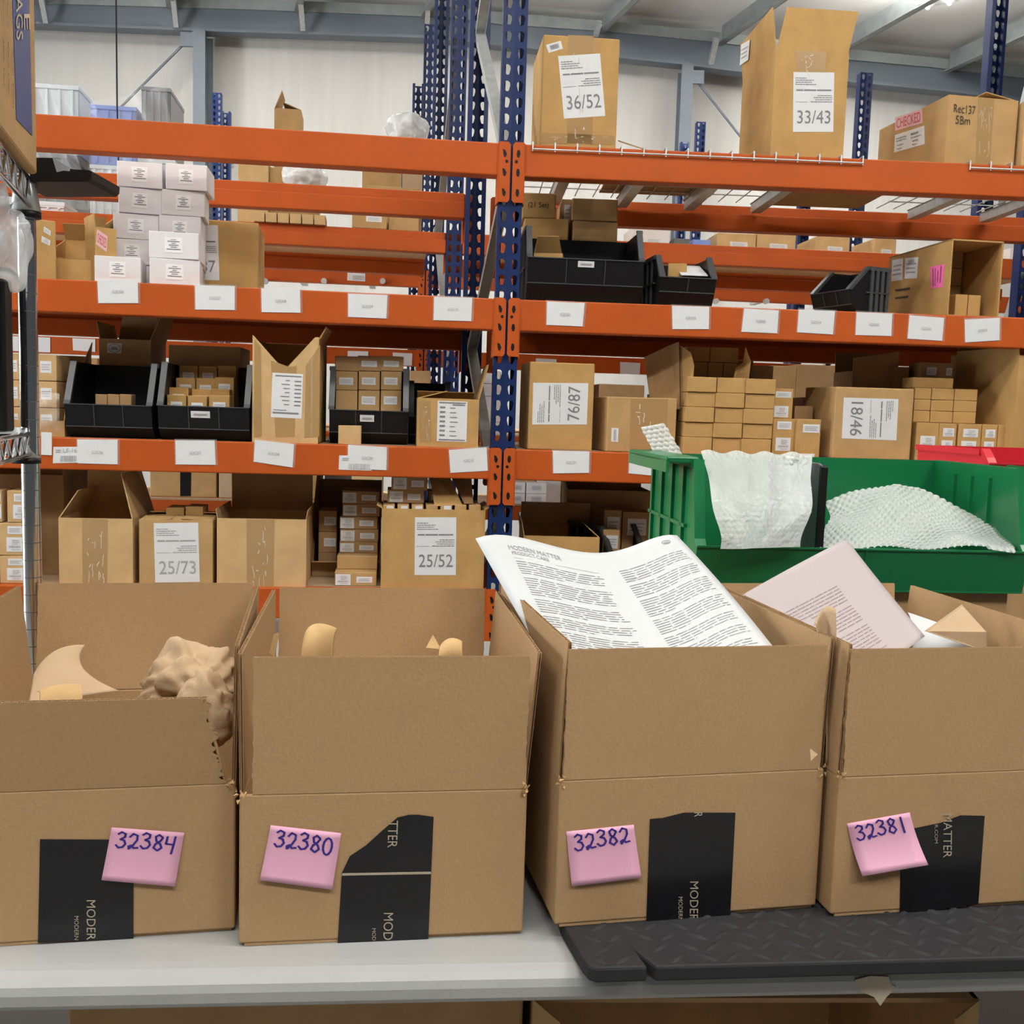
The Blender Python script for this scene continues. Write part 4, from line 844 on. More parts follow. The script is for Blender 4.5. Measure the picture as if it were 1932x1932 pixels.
crate(268,322,300,165,.27,z1+.01,.35,'tall grey wrapped tub above the top beam',M_crgrey,group=G)
c=crate(62,128,398,290,.3,ZT,.4,'grey wrapped crate, low, left edge behind the black tray',M_crgrey,group=G); z1=ZT+INFO[c.name][3]
crate(55,150,300,160,.3,z1,.4,'pale wrapped crate stack above the top beam at the left edge',M_crate,group=G)
crate(40,122,398,380,.05,ZT,.2,'white low box in the gap under the black tray',KW,group=None,name='white_crate')
def filmdrape(pts,label):
    a,b,c_,d_=[LB.p(x,y,o) for x,y,o in pts]
    f=lambda u,v: (a*(1-u)+b*u)*(1-v)+(d_*(1-u)+c_*u)*v+V(0,-.02,0)*math.sin(9*u+5*v)*math.cos(11*v-3*u)+V(0,-.012,0)*math.sin(23*u-17*v)
    tag(MB().grid(f,24,24).build('stretch_wrap',M_clear,smooth=True),label,'stretch wrap','sheets of clear stretch wrap')
filmdrape(((170,195,.2),(310,160,.22),(345,395,.15),(168,395,.15)),'clear stretch wrap over the blue crate and grey tub'); filmdrape(((50,158,.24),(125,160,.24),(165,395,.2),(55,395,.2)),'clear stretch wrap over the crates at the left edge')
def cart(x0,x1,yt,off,label,m,z=ZT,fl=None,bay=LB,yb=430): return cpx(bay,z,x0,x1,yb,yt,off,.19,label,m=m,flaps=fl)
cart(448,506,304,.2,'carton on the second rack behind the top beam, leftmost of the middle group',K[2])
c=cart(516,566,205,.64,'half open carton standing above the top beam with one flap up',K[1],fl={'left':(68,.10),'right':(20,.1)})
cart(508,600,318,.24,'carton under plastic film in the gap below the top beam',K[1])
cart(682,755,310,.42,'carton left of a labelled one in the gap below the top beam',K[1]); c=cart(757,795,268,.42,'labelled carton in the gap below the top beam',KP); lab(c,.3,.1,.7,.22,SMALL())
cart(690,790,352,.2,'flat carton in front in the gap below the top beam, left of the posts',K[1])
for k in range(6):
    M,wd=place(LB,478+k*23,499+k*23,425,.0,ZT); carton(M,wd,.15,LB.p(550,405,.03).z-ZT,'small yellow box in the row on the second rack beam, %s from left'%['first','second','third','fourth','fifth','sixth'][k],m=K[2],group='row of small yellow boxes',simple=True,name='small_box',cat='box',bev=.002)
c=cart(664,730,405,.03,'labelled flat carton at the beam under the inner top beam',K[1]); lab(c,.4,.1,.85,.5,SMALL())
cart(733,790,402,.04,'plain flat carton at the beam left of the rear posts',K[1])
def blob(M, r, label, m, name, cat, n=4, seed=1, amp=.5, cuts=9, sub=0, flat=False):
    rnd=random.Random(seed); bm=bmesh.new(); bmesh.ops.create_icosphere(bm,subdivisions=n,radius=1)
    pl=[(V(rnd.gauss(0,1),rnd.gauss(0,1),rnd.gauss(0,1)).normalized(),f,rnd.uniform(0,6),.30/f**.9) for f in [rnd.uniform(1.6,3.2) for _ in range(4)]+[rnd.uniform(3.5,7.5) for _ in range(5)]]
    tri_=lambda x: abs((x/2)%1*2-1)*2-1
    for v in bm.verts:
        p=v.co.normalized(); wq=p+V(math.sin(3*p.y+seed),math.sin(4*p.z),math.sin(3.5*p.x))*.22
        k=.92+amp*.9*sum(a*tri_(f*wq.dot(nn)+ph) for nn,f,ph,a in pl)
        v.co=V(p.x*r[0],p.y*r[1],p.z*r[2])*min(max(k,.6),1.22)
    me=bpy.data.meshes.new(name); bm.to_mesh(me); bm.free(); me.materials.append(m)
    if not flat: me.polygons.foreach_set('use_smooth',[True]*len(me.polygons))
    o=bpy.data.objects.new(name,me); C.objects.link(o); o.matrix_world=M; return tag(o,label,cat)
p=LB.p(575,335,.1); blob(TR(p.x,p.y,p.z),(.11,.12,.07),'crumpled clear plastic over a carton in the gap below the top beam',M_film,'plastic_bag','plastic bag',seed=4)
p=LB.p(752,262,.3); blob(TR(p.x+.03,p.y+.1,LB.p(776,268,.42).z+.06),(.12,.10,.085),'crumpled plastic bag poking above the top beam left of the posts',M_film,'plastic_bag','plastic bag',seed=6)
# thin hanging cable
p=LB.p(219,0,.0); q=LB.p(225,372,.0); o=MB().tube([V(p.x,p.y,5.4),p,LB.p(221,200,0),q],.004,6).build('hanging_cable',M_blk); tag(o,'thin dark cable hanging in front of the blue wrapped crate','cable')
p=CB.p(372,330,.7); o=MB().tube([atY(372,700,10.96),atY(372,318,10.96),atY(378,311,10.96),atY(440,309,10.96)],.012,6).build('conduit',M_ga); tag(o,'grey bent conduit on the far wall right of the column','pipe')
# ================================================================== packing table
P0=atZ(960,1893,.866); TM=TR(P0.x,P0.y,0,R(5))
t=thing('folding_table','light grey plastic folding table carrying the shipping boxes','table',TM)
pr=[(.010,.864),(.003,.867),(0,.873),(0,.884),(.003,.892),(.009,.8985),(.018,.902),(.03,.903),(1.55,.903),(1.55,.864)]
MB().prism([(y,z-.0005) for y,z in pr],0,-2.0,2.0).build('table_top',M_table,t,bevel=.002)
for s in (-1,1):
    for yy in (.25,1.3): MB().tube([(s*1.75,yy,.862),(s*1.75,yy,.0)],.016,10).build('leg',M_gry,t)
    MB().tube([(s*1.75,.25,.3),(s*1.75,1.3,.3)],.012,8).build('crossbar',M_gry,t)
MZ=.921
# torn tape residue on the table edge
tm_face=(TM@V(0,0,.88),-(TM.to_3x3()@V(0,1,0)))
poly_px(t,tm_face,[(1612,1848),(1640,1840),(1676,1842),(1680,1855),(1690,1862),(1672,1880),(1660,1897),(1648,1880),(1625,1870)],mat('tape_residue',(.42,.36,.27),.5),'tape_residue',.0012,'torn brown tape residue on the table edge')
# black mat with raised diamond tread
def rubber_mat():
    a,b=atZ(1105,1826,MZ),atZ(1900,1806,MZ); ex=(b-a).normalized(); yaw=math.atan2(ex.y,ex.x); M=TR(a.x,a.y,MZ-.018,yaw)
    th=thing('rubber_mat','black rubber mat with raised tread on the right of the table','mat',M)
    inv=M.inverted(); s=(inv@atZ(1222,1818,MZ)).x
    W,D,H=1.4,.60,.0175
    pl=[(.012,-.0),(.004,.006),(0,.02),(-.012,.10),(-.015,D),(W,D),(W,0),(s+.008,0),(s-.006,.03),(s-.001,0)]
    MB().prism(pl[::-1],2,0,H).build('mat_sheet',M_mat,th,bevel=.003)
    mb=MB(); k=0; st=.030
    for j in range(9):
        for i in range(44):
            x=.015+i*st+(st/2 if j%2 else 0); y=.016+j*st*.75
            if abs(x-s)<.02 and y<.05: continue
            if y>.2: continue
            a=R(40) if (i+j)%2 else R(-40); L_,W_=.016,.0042
            ring=[(math.cos(q)*L_*abs(math.cos(q))**.3*1.0,math.sin(q)*W_) for q in [R(45*z) for z in range(8)]]
            P=lambda p,z,f=1: V(x+(p[0]*math.cos(a)-p[1]*math.sin(a))*f,y+(p[0]*math.sin(a)+p[1]*math.cos(a))*f,H+z)
            vs=[P(p,0) for p in ring]+[P(p,.0022,.55) for p in ring]
            mb.add(vs,[(q,(q+1)%8,8+(q+1)%8,8+q) for q in range(8)]+[tuple(range(8,16))])
    o=mb.build('tread',M_mat,th,smooth=True)
rubber_mat()
# ================================================================== shipping boxes in front
def corr(parent,a,b,out,ang,ln,jl=0,jr=0,seed=1,t=.0042,m=None,inl=.006,inr=.006,shear=0,curl=0):
    """corrugated flap: two liners with a wavy flute between; jl/jr roughness of the side edges"""
    rnd=random.Random(seed); d=(b-a).normalized(); wd=(b-a).length; up=V(0,0,1); v=-out*math.cos(ang)+up*math.sin(ang); n=-d.cross(v).normalized()
    N=40
    def edges(j,base):
        e=[];w_=0
        for k in range(N+1):
            w_=w_*.6+rnd.uniform(-1,1)*j*.7; e.append(base+w_)
        return e
    el,er=edges(jl,inl),edges(jr,inr)
    mb=MB()
    P=lambda x,r,y: a+d*(x+shear*r)+v*(ln*r)+n*y+out*(curl*r*r)
    for y in (0,t):
        rows=[]
        for k in range(N+1):
            r=k/N; rows.append([P(el[k]+(.0006*rnd.random() if jl else 0),r,y),P(wd-er[k],r,y)])
        vs=[p for rw in rows for p in rw]; mb.add(vs,[(2*k,2*k+1,2*k+3,2*k+2) for k in range(N)])
    n_=int(wd/.0078)*8; xs=[inl+.001+(wd-inl-inr-.002)*i/n_ for i in range(n_+1)]
    vs=[P(x,r,t/2+(t/2-.0003)*math.sin(2*math.pi*i/8)) for r in (0,.997) for i,x in enumerate(xs)]
    mb.add(vs,[(i,i+1,n_+2+i,n_+1+i) for i in range(n_)])
    return mb.build('flap',m or KF,parent,solid=.0004)
def shipbox(bl,br,z,label,flen,fang=90,fj=(.001,.001),w=None,d=.40,back=96,side=(93,93),crease=1495,blen=.155,slen=.155,sh=0,sd=1,finl=.006,finr=.006,sj=.0008,lcurl=0):
    A,Bp=atZ(*bl,z),atZ(*br,z); e=(Bp-A).normalized(); yaw=math.atan2(e.y,e.x)
    if w is None: w=(Bp-A).length; c=(A+Bp)/2
    elif w>0: c=A+e*w/2
    else: w=-w; c=Bp-e*w/2
    M=TR(c.x,c.y,z,yaw); n=M.to_3x3()@V(0,-1,0); h=onpl((bl[0]+br[0])/2,crease,c,n).z-z
    th=thing('shipping_box',label,'shipping box',M,'open shipping boxes on the table'); INFO[th.name]=(M,w,d,h); t=.0045
    o=[V(-w/2,0,0),V(w/2,0,0),V(w/2,d,0),V(-w/2,d,0)]; i=[V(-w/2+t,t,t),V(w/2-t,t,t),V(w/2-t,d-t,t),V(-w/2+t,d-t,t)]
    up=V(0,0,h); mb=MB(); lift=V(0,0,.003)
    mb.add([p+lift for p in o]+[p+up for p in o]+i+[V(p.x,p.y,h) for p in i],[(3,2,1,0)]+[(k,(k+1)%4,4+(k+1)%4,4+k) for k in range(4)]+[(8,9,10,11)]+[(8+k,12+k,12+(k+1)%4,8+(k+1)%4) for k in range(4)]+[(4+k,4+(k+1)%4,12+(k+1)%4,12+k) for k in range(4)])
    mb.build('body',KF,th,bevel=.0025)
    # bottom flaps showing as thin loose layers
    f=MB(); f.box((-w/2+.006,.001,0),(-w*.02,d/2,.003)); f.box((w*.02,.003,0),(w/2-.004,d/2,.003)); f.build('bottom_flap',KF,th)
    T=[p+up for p in o]
    corr(th,T[0]+V(0,.0002,0),T[1]+V(0,.0002,0),V(0,-1,0),R(fang),flen,fj[0],fj[1],sd,inl=finl,inr=finr,shear=sh)
    corr(th,T[1],T[2],V(1,0,0),R(side[1]),slen,sj,sj,sd+5)
    corr(th,T[3],T[0],V(-1,0,0),R(side[0]),slen,sj,sj,sd+6,curl=lcurl)
    corr(th,T[2],T[3],V(0,1,0),R(back),blen,.0006,.0006,sd+7)
    # torn paper bits at the crease corners
    rnd=random.Random(sd*7); mb=MB()
    for s in (-1,1):
        for k in range(7):
            c0=V(s*(w/2-.002)+rnd.uniform(-.006,.004),-.001+rnd.uniform(-.002,.002),h+rnd.uniform(-.008,.006))
            mb.add([c0+V(rnd.uniform(-.0035,.0035),rnd.uniform(-.003,.0015),rnd.uniform(-.004,.004)) for _ in range(4)],[(0,1,2),(1,2,3),(0,2,3)])
    mb.build('torn_edge',K[2],th)
    return th
b384=shipbox((0,1786),(443,1757),TABLE,'shipping box with the 32384 note and a short torn front flap',.104,99,(.001,.008),w=-.315,crease=1486,back=97,side=(96,91),sh=-.022,sd=2,finr=.008)
b380=shipbox((450,1786),(986,1763),TABLE,'shipping box with the 32380 note',.153,91,(.0012,.0012),crease=1494,back=97,side=(91,94.5),sd=3,finl=.014,finr=.002)
b382=shipbox((1046,1750),(1539,1713),MZ,'shipping box with the 32382 note holding the printed sheet',.148,90,(.0008,.0008),crease=1462,back=96,side=(88,92),sd=4,finl=.004)
b381=shipbox((1566,1730),(1900,1708),MZ,'shipping box with the 32381 note at the right photo edge',.150,90,(.001,.001),w=.315,crease=1460,back=97,side=(88,95),sd=5,finl=.004)
# black printed tape on the fronts
TF={k:face(b,'front') for k,b in (('4',b384),('0',b380),('2',b382),('1',b381))}
def tape(b,k,pts,texts,cut=None):
    tp=poly_px(b,TF[k],pts,M_tapb,'tape_band',.0009,'black printed packing tape')
    inv=mw(b).inverted(); p,n=TF[k]
    for s,q in texts:
        mb=MB(); put_items(mb,[('T',s,0,0,1,1)],lambda u,v: inv@(onpl(*bil(q,u,v),p,n)+n*.0016)); o=mb.build('printed_text',M_tapt,tp)
    for pts_ in cut or (): poly_px(b,TF[k],pts_,M_tapt,'tape_seam',.0015)
    return tp
cw=lambda xl,xr,y0,y1,dx=0: [(xr,y0),(xr+dx,y1),(xl+dx,y1),(xl,y0)]     # text turned clockwise, reading down
tape(b384,'4',[(76,1583),(252,1584),(252,1770),(72,1778)],[('MODER',cw(164,181,1697,1772)),('MODERN',cw(141,149,1727,1772))])
tape(b380,'0',[(645,1647),(660,1615),(690,1595),(722,1566),(750,1542),(772,1537),(790,1537),(818,1541),(808,1771),(637,1780)],[('TTER',cw(733,751,1547,1598,-2)),('MOD',cw(724,742,1721,1772,-1)),('MOD',cw(702,709,1750,1773))],[[(646,1647),(813,1644),(813,1648),(645,1651)]])
tape(b382,'2',[(1226,1545),(1250,1543),(1290,1533),(1360,1533),(1387,1533),(1377,1729),(1219,1741)],[('R',cw(1309,1324,1532,1540)),('MODER',cw(1301,1317,1662,1736,-1)),('MODERN',cw(1279,1287,1691,1737))])
tape(b381,'1',[(1700,1580),(1722,1563),(1775,1552),(1812,1538),(1857,1539),(1845,1705),(1697,1726)],[('MATTER',cw(1779,1795,1535,1617,-1)),('R.COM',cw(1762,1768,1555,1590))])
# pink notes with pen numbers
DG={'3':[[(.08,.14),(.4,.0),(.82,.1),(.8,.3),(.38,.46),(.78,.52),(.95,.74),(.7,.95),(.3,1),(0,.84)]],
    '2':[[(.05,.22),(.35,.0),(.8,.1),(.82,.38),(.5,.72),(.12,.97),(.06,.82),(.3,.74),(.6,.9),(1.02,.86)]],
    '8':[[(.82,.14),(.5,0),(.16,.14),(.28,.4),(.72,.58),(.9,.8),(.52,1),(.1,.84),(.24,.6),(.66,.4),(.88,.2),(.82,.12)]],
    '4':[[(.1,.03),(.04,.48),(.82,.5)],[(.9,0),(.84,.5),(.72,1.08)]],
    '0':[[(.5+.46*math.sin(R(a)),.5-.5*math.cos(R(a))) for a in range(0,361,30)]],
    '1':[[(.45,0),(.5,1.05)]]}
def note(k,q,num,label,drop=0,curl=.006,hw=1):
    p,n=TF[k]; c=onpl(*q[3],p,n); M=Matrix.Translation(c); th=thing('sticky_note',label,'sticky note',M,'pink numbered notes'); inv=M.inverted()
    f=lambda u,v,e: inv@(onpl(*bil(q,u,v),p,n)+n*(.0014+curl*max(0,v-.25)**2+e))
    MB().grid(lambda u,v: f(u,v,0),6,10).build('paper',M_pk,th,smooth=True,solid=.0002)
    it=[]
    for i,ch in enumerate(num):
        u0=.10+i*.168; w_=.135; v0=.07+drop*i+.02*math.sin(i*2.1)
        for st in DG[ch]: it.append(('S',[(u0+w_*a,v0+.30*b) for a,b in st],.031))
    mb=MB()
    for _,pts,wd in it:
        for a,b in zip(pts,pts[1:]):
            put_items(mb,[('S',[a,b],wd)],lambda u,v: f(u,v,.0007))
    mb.build('pen_number',M_pen,th)
note('4',[(211,1560),(348,1570),(331,1669),(193,1657)],'32384','pink note reading 32384 on the left shipping box')
note('0',[(511,1556),(644,1571),(627,1675),(491,1657)],'32380','pink note reading 32380 on the second shipping box',.006)
note('2',[(1068,1568),(1195,1555),(1208,1653),(1077,1669)],'32382','pink note reading 32382 on the third shipping box',-.012)
note('1',[(1597,1553),(1715,1532),(1740,1623),(1617,1644)],'32381','pink note reading 32381 on the right shipping box',-.008,.02)
# ------------------------------------------------------------------ box contents
def patch(name,label,cat,pts,m,dep=0,n=24,items=None,ink=None,th_=.0004,wav=(0,0),thick=None):
    # pts: grid rows of (pixel x, pixel y, distance): bicubic-free bilinear/quadratic sheet
    rows=[[atY(*p) for p in r] for r in pts]
    def lag(ps,t):
        k=len(ps)-1; out=V(0,0,0)
        for i,p in enumerate(ps):
            c=1
            for j in range(k+1):
                if j!=i: c*=(t*k-j)/(i-j)
            out+=p*c
        return out
    def f(u,v): return lag([lag(r,u) for r in rows],v)+V(0,0,1)*wav[0]*math.sin(wav[1]*u+4*v)
    o=rows[-1][0]; M=Matrix.Translation(o); inv=M.inverted()
    g=MB().grid(lambda u,v: inv@f(u,v),n,n)
    if items:
        t=thing(name,label,cat,M); s=g.build('sheet',m,t,smooth=True,solid=th_)
        def ff(u,v):
            e=.01; p=f(u,v); nn=(f(u+e,v)-p).cross(f(u,v+e)-p).normalized()
            if nn.dot(CAM-p)<0: nn=-nn
            return inv@(p+nn*.0009)
        mb=MB(); put_items(mb,items,ff); mb.build('printed_text',ink or M_ink,s); return t
    o=g.build(name,m,smooth=True,solid=th_); o.matrix_world=M; return tag(o,label,cat)
def lines(u0,u1,v0,v1,n,seed,th=.006,para=(5,8)):
    rnd=random.Random(seed); out=[]; k=0; nxt=rnd.randint(*para)
    for i in range(n):
        v=v0+(v1-v0)*i/(n-1); k+=1
        if k==nxt:
            out+=words([(u0,u0+(u1-u0)*rnd.uniform(.3,.6),v,th)],seed+i,.010)
        elif k>nxt: k=0; nxt=rnd.randint(*para)
        else: out+=words([(u0,u1-rnd.uniform(0,.03),v,th)],seed+i,.010)
    return out
# printed sheet: u to the right, v down
it=[('T','MODERN MATTER',.115,.075,.335,.108),('T','PRODUCT CARE',.12,.118,.275,.143),('L',.12,.48,.165,.002)]
it+=lines(.12,.49,.19,.93,44,3,.004)+lines(.575,.95,.155,.93,46,8,.004)
it+=[('S',[(.90+.024*math.cos(R(a)),.06+.014*math.sin(R(a))) for a in range(0,361,20)],.003),('L',.885,.915,.06,.003),('L',.882,.918,.067,.003),('L',.59,.955,.235,.002)]
patch('printed_sheet','white printed product care sheet leaning in the third shipping box','paper sheet',
  [[(897,1016,1.46),(1010,1021,1.46),(1115,1043,1.45),(1200,1028,1.47),(1277,1010,1.50)],
   [(972,1150,1.33),(1070,1150,1.32),(1190,1165,1.31),(1290,1135,1.34),(1370,1112,1.38)],
   [(1050,1285,1.17),(1150,1285,1.17),(1270,1290,1.16),(1370,1255,1.19),(1470,1235,1.22)]],M_sheet,items=it,ink=mat('ink_print',(.27,.27,.28),.7))
it=lines(.22,.95,.34,.98,30,15,.008)
patch('printed_sheet','pinkish printed sheet showing its back in the right shipping box','paper sheet',
  [[(1597,1017,1.55),(1500,1067,1.50),(1398,1124,1.44)],[(1670,1110,1.45),(1570,1165,1.38),(1480,1210,1.32)],[(1745,1200,1.34),(1660,1260,1.26),(1590,1300,1.2)]],M_ppk,items=None)
patch('printed_sheet','white paper behind the pinkish sheet in the right shipping box','paper sheet',[[(1712,1155,1.46),(1770,1175,1.42),(1835,1200,1.36)],[(1720,1180,1.42),(1770,1205,1.38),(1830,1225,1.33)],[(1720,1230,1.38),(1770,1240,1.34),(1830,1250,1.3)]],M_sheet)
mbk=bpy.data.objects['printed_sheet.001']
# faint text showing through the pinkish sheet
rows=[[atY(*p) for p in r] for r in ([(1597,1017,1.55),(1398,1124,1.44)],[(1745,1200,1.34),(1590,1300,1.2)])]
mb=MB(); A,Bq,Cq,D=(rows[0][0],rows[0][1],rows[1][1],rows[1][0])
def pinkfn(u,v):
    x=V(0,0,0)
    R3=[[(1597,1017,1.55),(1500,1067,1.50),(1398,1124,1.44)],[(1670,1110,1.45),(1570,1165,1.38),(1480,1210,1.32)],[(1745,1200,1.34),(1660,1260,1.26),(1590,1300,1.2)]]
    def l3(a,b,c,t): return a*((t-.5)*(t-1)*2)+b*(-4*t*(t-1))+c*(2*t*(t-.5))
    rr=[l3(*[atY(*p) for p in r],u) for r in R3]; p=l3(*rr,v); return mbk.matrix_world.inverted()@(p+(CAM-p).normalized()*.0012)
put_items(mb,lines(.30,.92,.30,.97,26,15,.007),pinkfn); mb.build('printed_text',mat('ink_faint',(.24,.19,.19),.7),mbk)
def tri(name,label,pts,m=None,cat='packing paper'):
    q=[atY(*p) for p in pts]; c=sum(q,V(0,0,0))/len(q); M=Matrix.Translation(c); n=(q[1]-q[0]).cross(q[2]-q[0]).normalized()
    o=MB().slab([p-c for p in q],n,.0008).build(name,m or KP); o.matrix_world=M; return tag(o,label,cat)
p=atY(362,1290,1.25); blob(TR(p.x,p.y,p.z-.004),(.066,.055,.056),'crumpled brown packing paper at the right of the 32384 box',KP,'packing_paper','packing paper',5,11,.62,14)
p=atY(385,1345,1.16); blob(TR(p.x,p.y,p.z),(.035,.025,.05),'crumpled brown paper poking out by the torn flap corner',KP,'packing_paper','packing paper',4,15,.6,12)
patch('packing_paper','smooth curled brown paper at the left of the 32384 box','packing paper',[[(62,1275,1.22),(102,1229,1.24),(160,1217,1.26)],[(58,1302,1.2),(110,1268,1.22),(158,1262,1.24)],[(52,1335,1.18),(125,1318,1.2),(225,1303,1.24)]],KP)
patch('packing_paper','brown paper edge lying low beside the curled paper','packing paper',[[(70,1305,1.17),(110,1292,1.17),(152,1291,1.17)],[(75,1312,1.15),(110,1305,1.15),(155,1303,1.15)],[(70,1340,1.14),(110,1335,1.14),(155,1330,1.14)]],K[2])
p=atY(220,1370,1.24); blob(TR(p.x,p.y,TABLE+.085),(.13,.12,.07),'mound of brown packing paper filling the leftmost shipping box',KP,'packing_paper','packing paper',4,17,.4,10)
patch('packing_paper','curved brown paper strip standing in the 32380 box','packing paper',[[(572,1208,1.22),(592,1178,1.24),(637,1186,1.27)],[(568,1230,1.21),(600,1205,1.22),(630,1210,1.25)],[(566,1270,1.21),(600,1262,1.22),(628,1255,1.25)]],K[2])
tri('packing_paper','thin brown paper edge at the left wall of the 32380 box',[(508,1232,1.22),(516,1197,1.22),(524,1193,1.22),(526,1200,1.22),(518,1240,1.22)],K[2])
tri('packing_paper','small pointed brown paper in the right of the 32380 box',[(804,1222,1.24),(817,1198,1.25),(822,1206,1.25),(832,1225,1.24)],K[2])
patch('packing_paper','rounded brown paper beside the pointed one in the 32380 box','packing paper',[[(832,1216,1.24),(850,1204,1.25),(872,1210,1.26)],[(828,1232,1.22),(850,1222,1.23),(872,1226,1.24)],[(828,1260,1.22),(850,1250,1.23),(872,1255,1.24)]],K[2])
p=atY(730,1370,1.26); blob(TR(p.x,p.y,TABLE+.09),(.12,.13,.07),'mound of brown packing paper filling the second shipping box from the left',KP,'packing_paper','packing paper',4,19,.4,10)
p=atY(1300,1370,1.28); blob(TR(p.x,p.y,MZ+.07),(.13,.13,.06),'mound of brown packing paper under the printed sheet',KP,'packing_paper','packing paper',4,20,.4,10)
p=atY(1800,1370,1.35); blob(TR(p.x+.02,p.y,MZ+.075),(.10,.10,.065),'mound of brown packing paper in the right shipping box',KP,'packing_paper','packing paper',4,21,.4,10)
tri('packing_paper','brown paper corner standing in the right shipping box',[(1745,1190,1.33),(1815,1140,1.36),(1862,1192,1.33),(1862,1230,1.33)],KP)
patch('packing_paper','curled brown paper between the third and right shipping boxes','packing paper',[[(1537,1174,1.19),(1556,1146,1.20),(1577,1150,1.17)],[(1556,1290,1.17),(1565,1290,1.18),(1578,1290,1.16)],[(1558,1440,1.15),(1566,1440,1.16),(1576,1430,1.15)]],KP)
tri('packing_paper','small torn paper point at the right crease of the 32382 box',[(1528,1412,1.105),(1543,1423,1.105),(1530,1436,1.10)],KP)
# ================================================================== green bin and wrap
G0=atY(1312,1024,1.72); GB=Bay(V(G0.x,G0.y,0),R(5.5)); zb=1.205; gw=(GB.p(1938,1030,0)-GB.p(1312,1024,0)).length
zl=G0.z; GM=TR(*GB.w(gw/2,0,zb),GB.yaw)
gh=1.425-zb
g=storage_bin(GM,gw,.34,gh,'large green bin with bubble wrap behind the shipping boxes',m=M_gr,rim=M_gr,lt=(zl-zb)/gh-.02,lb=.0,lean=.028,rec=.012,t=.008,ribs=1,group=None)
MB().box((gw*.62,.12,gh*.45),(gw*.63,.2,gh)).build('wall_panel',M_gr,g)
for u in (.34,.52,.70): MB().box((gw/2-.014,.34*u-.003,gh*.45),(gw/2-.008,.34*u+.003,gh*.9)).build('panel_rib',M_gr,g)
MB().box((gw/2-.014,.34*.34,gh*.44),(gw/2-.008,.34*.7,gh*.47)).build('panel_rib',M_gr,g)
MB().slab([V(-gw/2-.05,.03,gh-.006),V(-gw/2+.008,.03,gh-.006),V(-gw/2+.008,.34,gh-.006),V(-gw/2-.05,.34,gh-.006)],V(0,0,1),.012).build('rim_ledge',M_gr,g,bevel=.003)
MB().box((-gw/2-.05,.03,gh-.022),(-gw/2-.044,.34,gh)).build('rim_ledge',M_gr,g)
xd=(GM.inverted()@atY(1552,1010,1.76)).x; s=MB().prism([(.03,.02),(.03,gh*.97),(.05,gh),(.30,gh),(.30,.02)],0,xd-.003,xd+.003); s.build('divider',M_gry,g,bevel=.002)
MB().prism([(.026,.02),(.026,gh*.97),(.034,gh*.985),(.036,.02)],0,xd-.006,xd+.006).build('divider_rim',M_blk,g)
carton(TR(*GB.w(gw/2,.02,TABLE),GB.yaw),gw*.95,.3,zb-TABLE-.0015,'carton in shadow under the green bin',m=K[3])
def bubbles(name,label,f,nu,nv,pitch,amp,size,m=None):
    def ff(u,v):
        e=.004; p=f(u,v); n=(f(u+e,v)-p).cross(f(u,v+e)-p)
        n=n.normalized() if n.length>0 else V(0,-1,0)
        x,y=u*size[0]/pitch,v*size[1]/pitch*1.155
        if int(math.floor(y))%2: x+=.5
        dx,dy=x-math.floor(x)-.5,(y-math.floor(y)-.5)*.87; r=math.hypot(dx,dy)
        if n.y>0: n=-n
        return p+n*(amp(u,v) if callable(amp) else amp)*math.sqrt(max(0,1-(r/.44)**2))
    o=MB().grid(ff,nu,nv).build(name,m or M_bub,smooth=True); return tag(o,label,'bubble wrap')
_fr=random.Random(5); _fp=[(_fr.uniform(0,3.14),_fr.uniform(-.3,1.2),_fr.uniform(-.028,.028)) for _ in range(26)]
def fold(u,v):
    return sum(a*abs(u*math.cos(t)+v*math.sin(t)-c) for t,c,a in _fp)*.9
def quadf(q,wob):
    a,b,c,d=[atY(*p) for p in q]
    return lambda u,v: (a*(1-u)+b*u)*(1-v)+(d*(1-u)+c*u)*v+wob(u,v)
bubbles('bubble_wrap','folded bubble wrap hanging over the left front of the green bin',quadf([(1312,849,1.86),(1512,853,1.88),(1492,1022,1.775),(1336,1022,1.77)],lambda u,v: V(.006*math.sin(9*v+3*u)*v,-.02*math.sin(3.14*v)+fold(u,v),.003*math.sin(25*u)*(1-v))),170,140,.011,lambda u,v: .0026*(.12+.88*max(0,1-v*6)),(.2,.17),M_bubs)
bubbles('bubble_wrap','torn bubble wrap strip with a ragged edge beside the grey divider',quadf([(1480,858,1.80),(1516,866,1.80),(1522,965,1.77),(1484,1022,1.76)],lambda u,v: V(.008*math.sin(14*v)*u,-.01*math.sin(9*v+4*u),0)),40,80,.011,.0028,(.05,.15))
bubbles('bubble_wrap','small bubble wrap corner sticking up at the left rim of the green bin',quadf([(1209,806,2.03),(1252,798,2.03),(1292,866,2.0),(1240,866,2.0)],lambda u,v: V(0,-.01*math.sin(3*u),0)),44,64,.011,.0032,(.045,.075))
def mound(u,v):
    u=min(max(u,0),1); x=1556+362*u; tp=[(0,948),(.12,932),(.25,920),(.37,909),(.5,922),(.68,958),(.85,985),(1,1012)]
    for (a,b),(c,d) in zip(tp,tp[1:]):
        if a<=u<=c: y=b+(d-b)*(u-a)/(c-a)
    yy=y+(1035-y)*v; Y=1.95-.19*v
    return atY(x+(8*math.sin(5*v)),yy,Y)+V(0,-.01*math.sin(8*u+6*v),.004*math.sin(13*u-9*v))
bubbles('bubble_wrap','heap of bubble wrap in the right half of the green bin',mound,220,110,.0125,.0042,(.37,.22))
o=MB().grid(lambda u,v: mound(.72+.25*u,.35+.5*v)+V(0,-.012,.004),10,10).build('bubble_wrap',M_clear,smooth=True); tag(o,'clear sealing strip on the right end of the bubble wrap heap','bubble wrap')
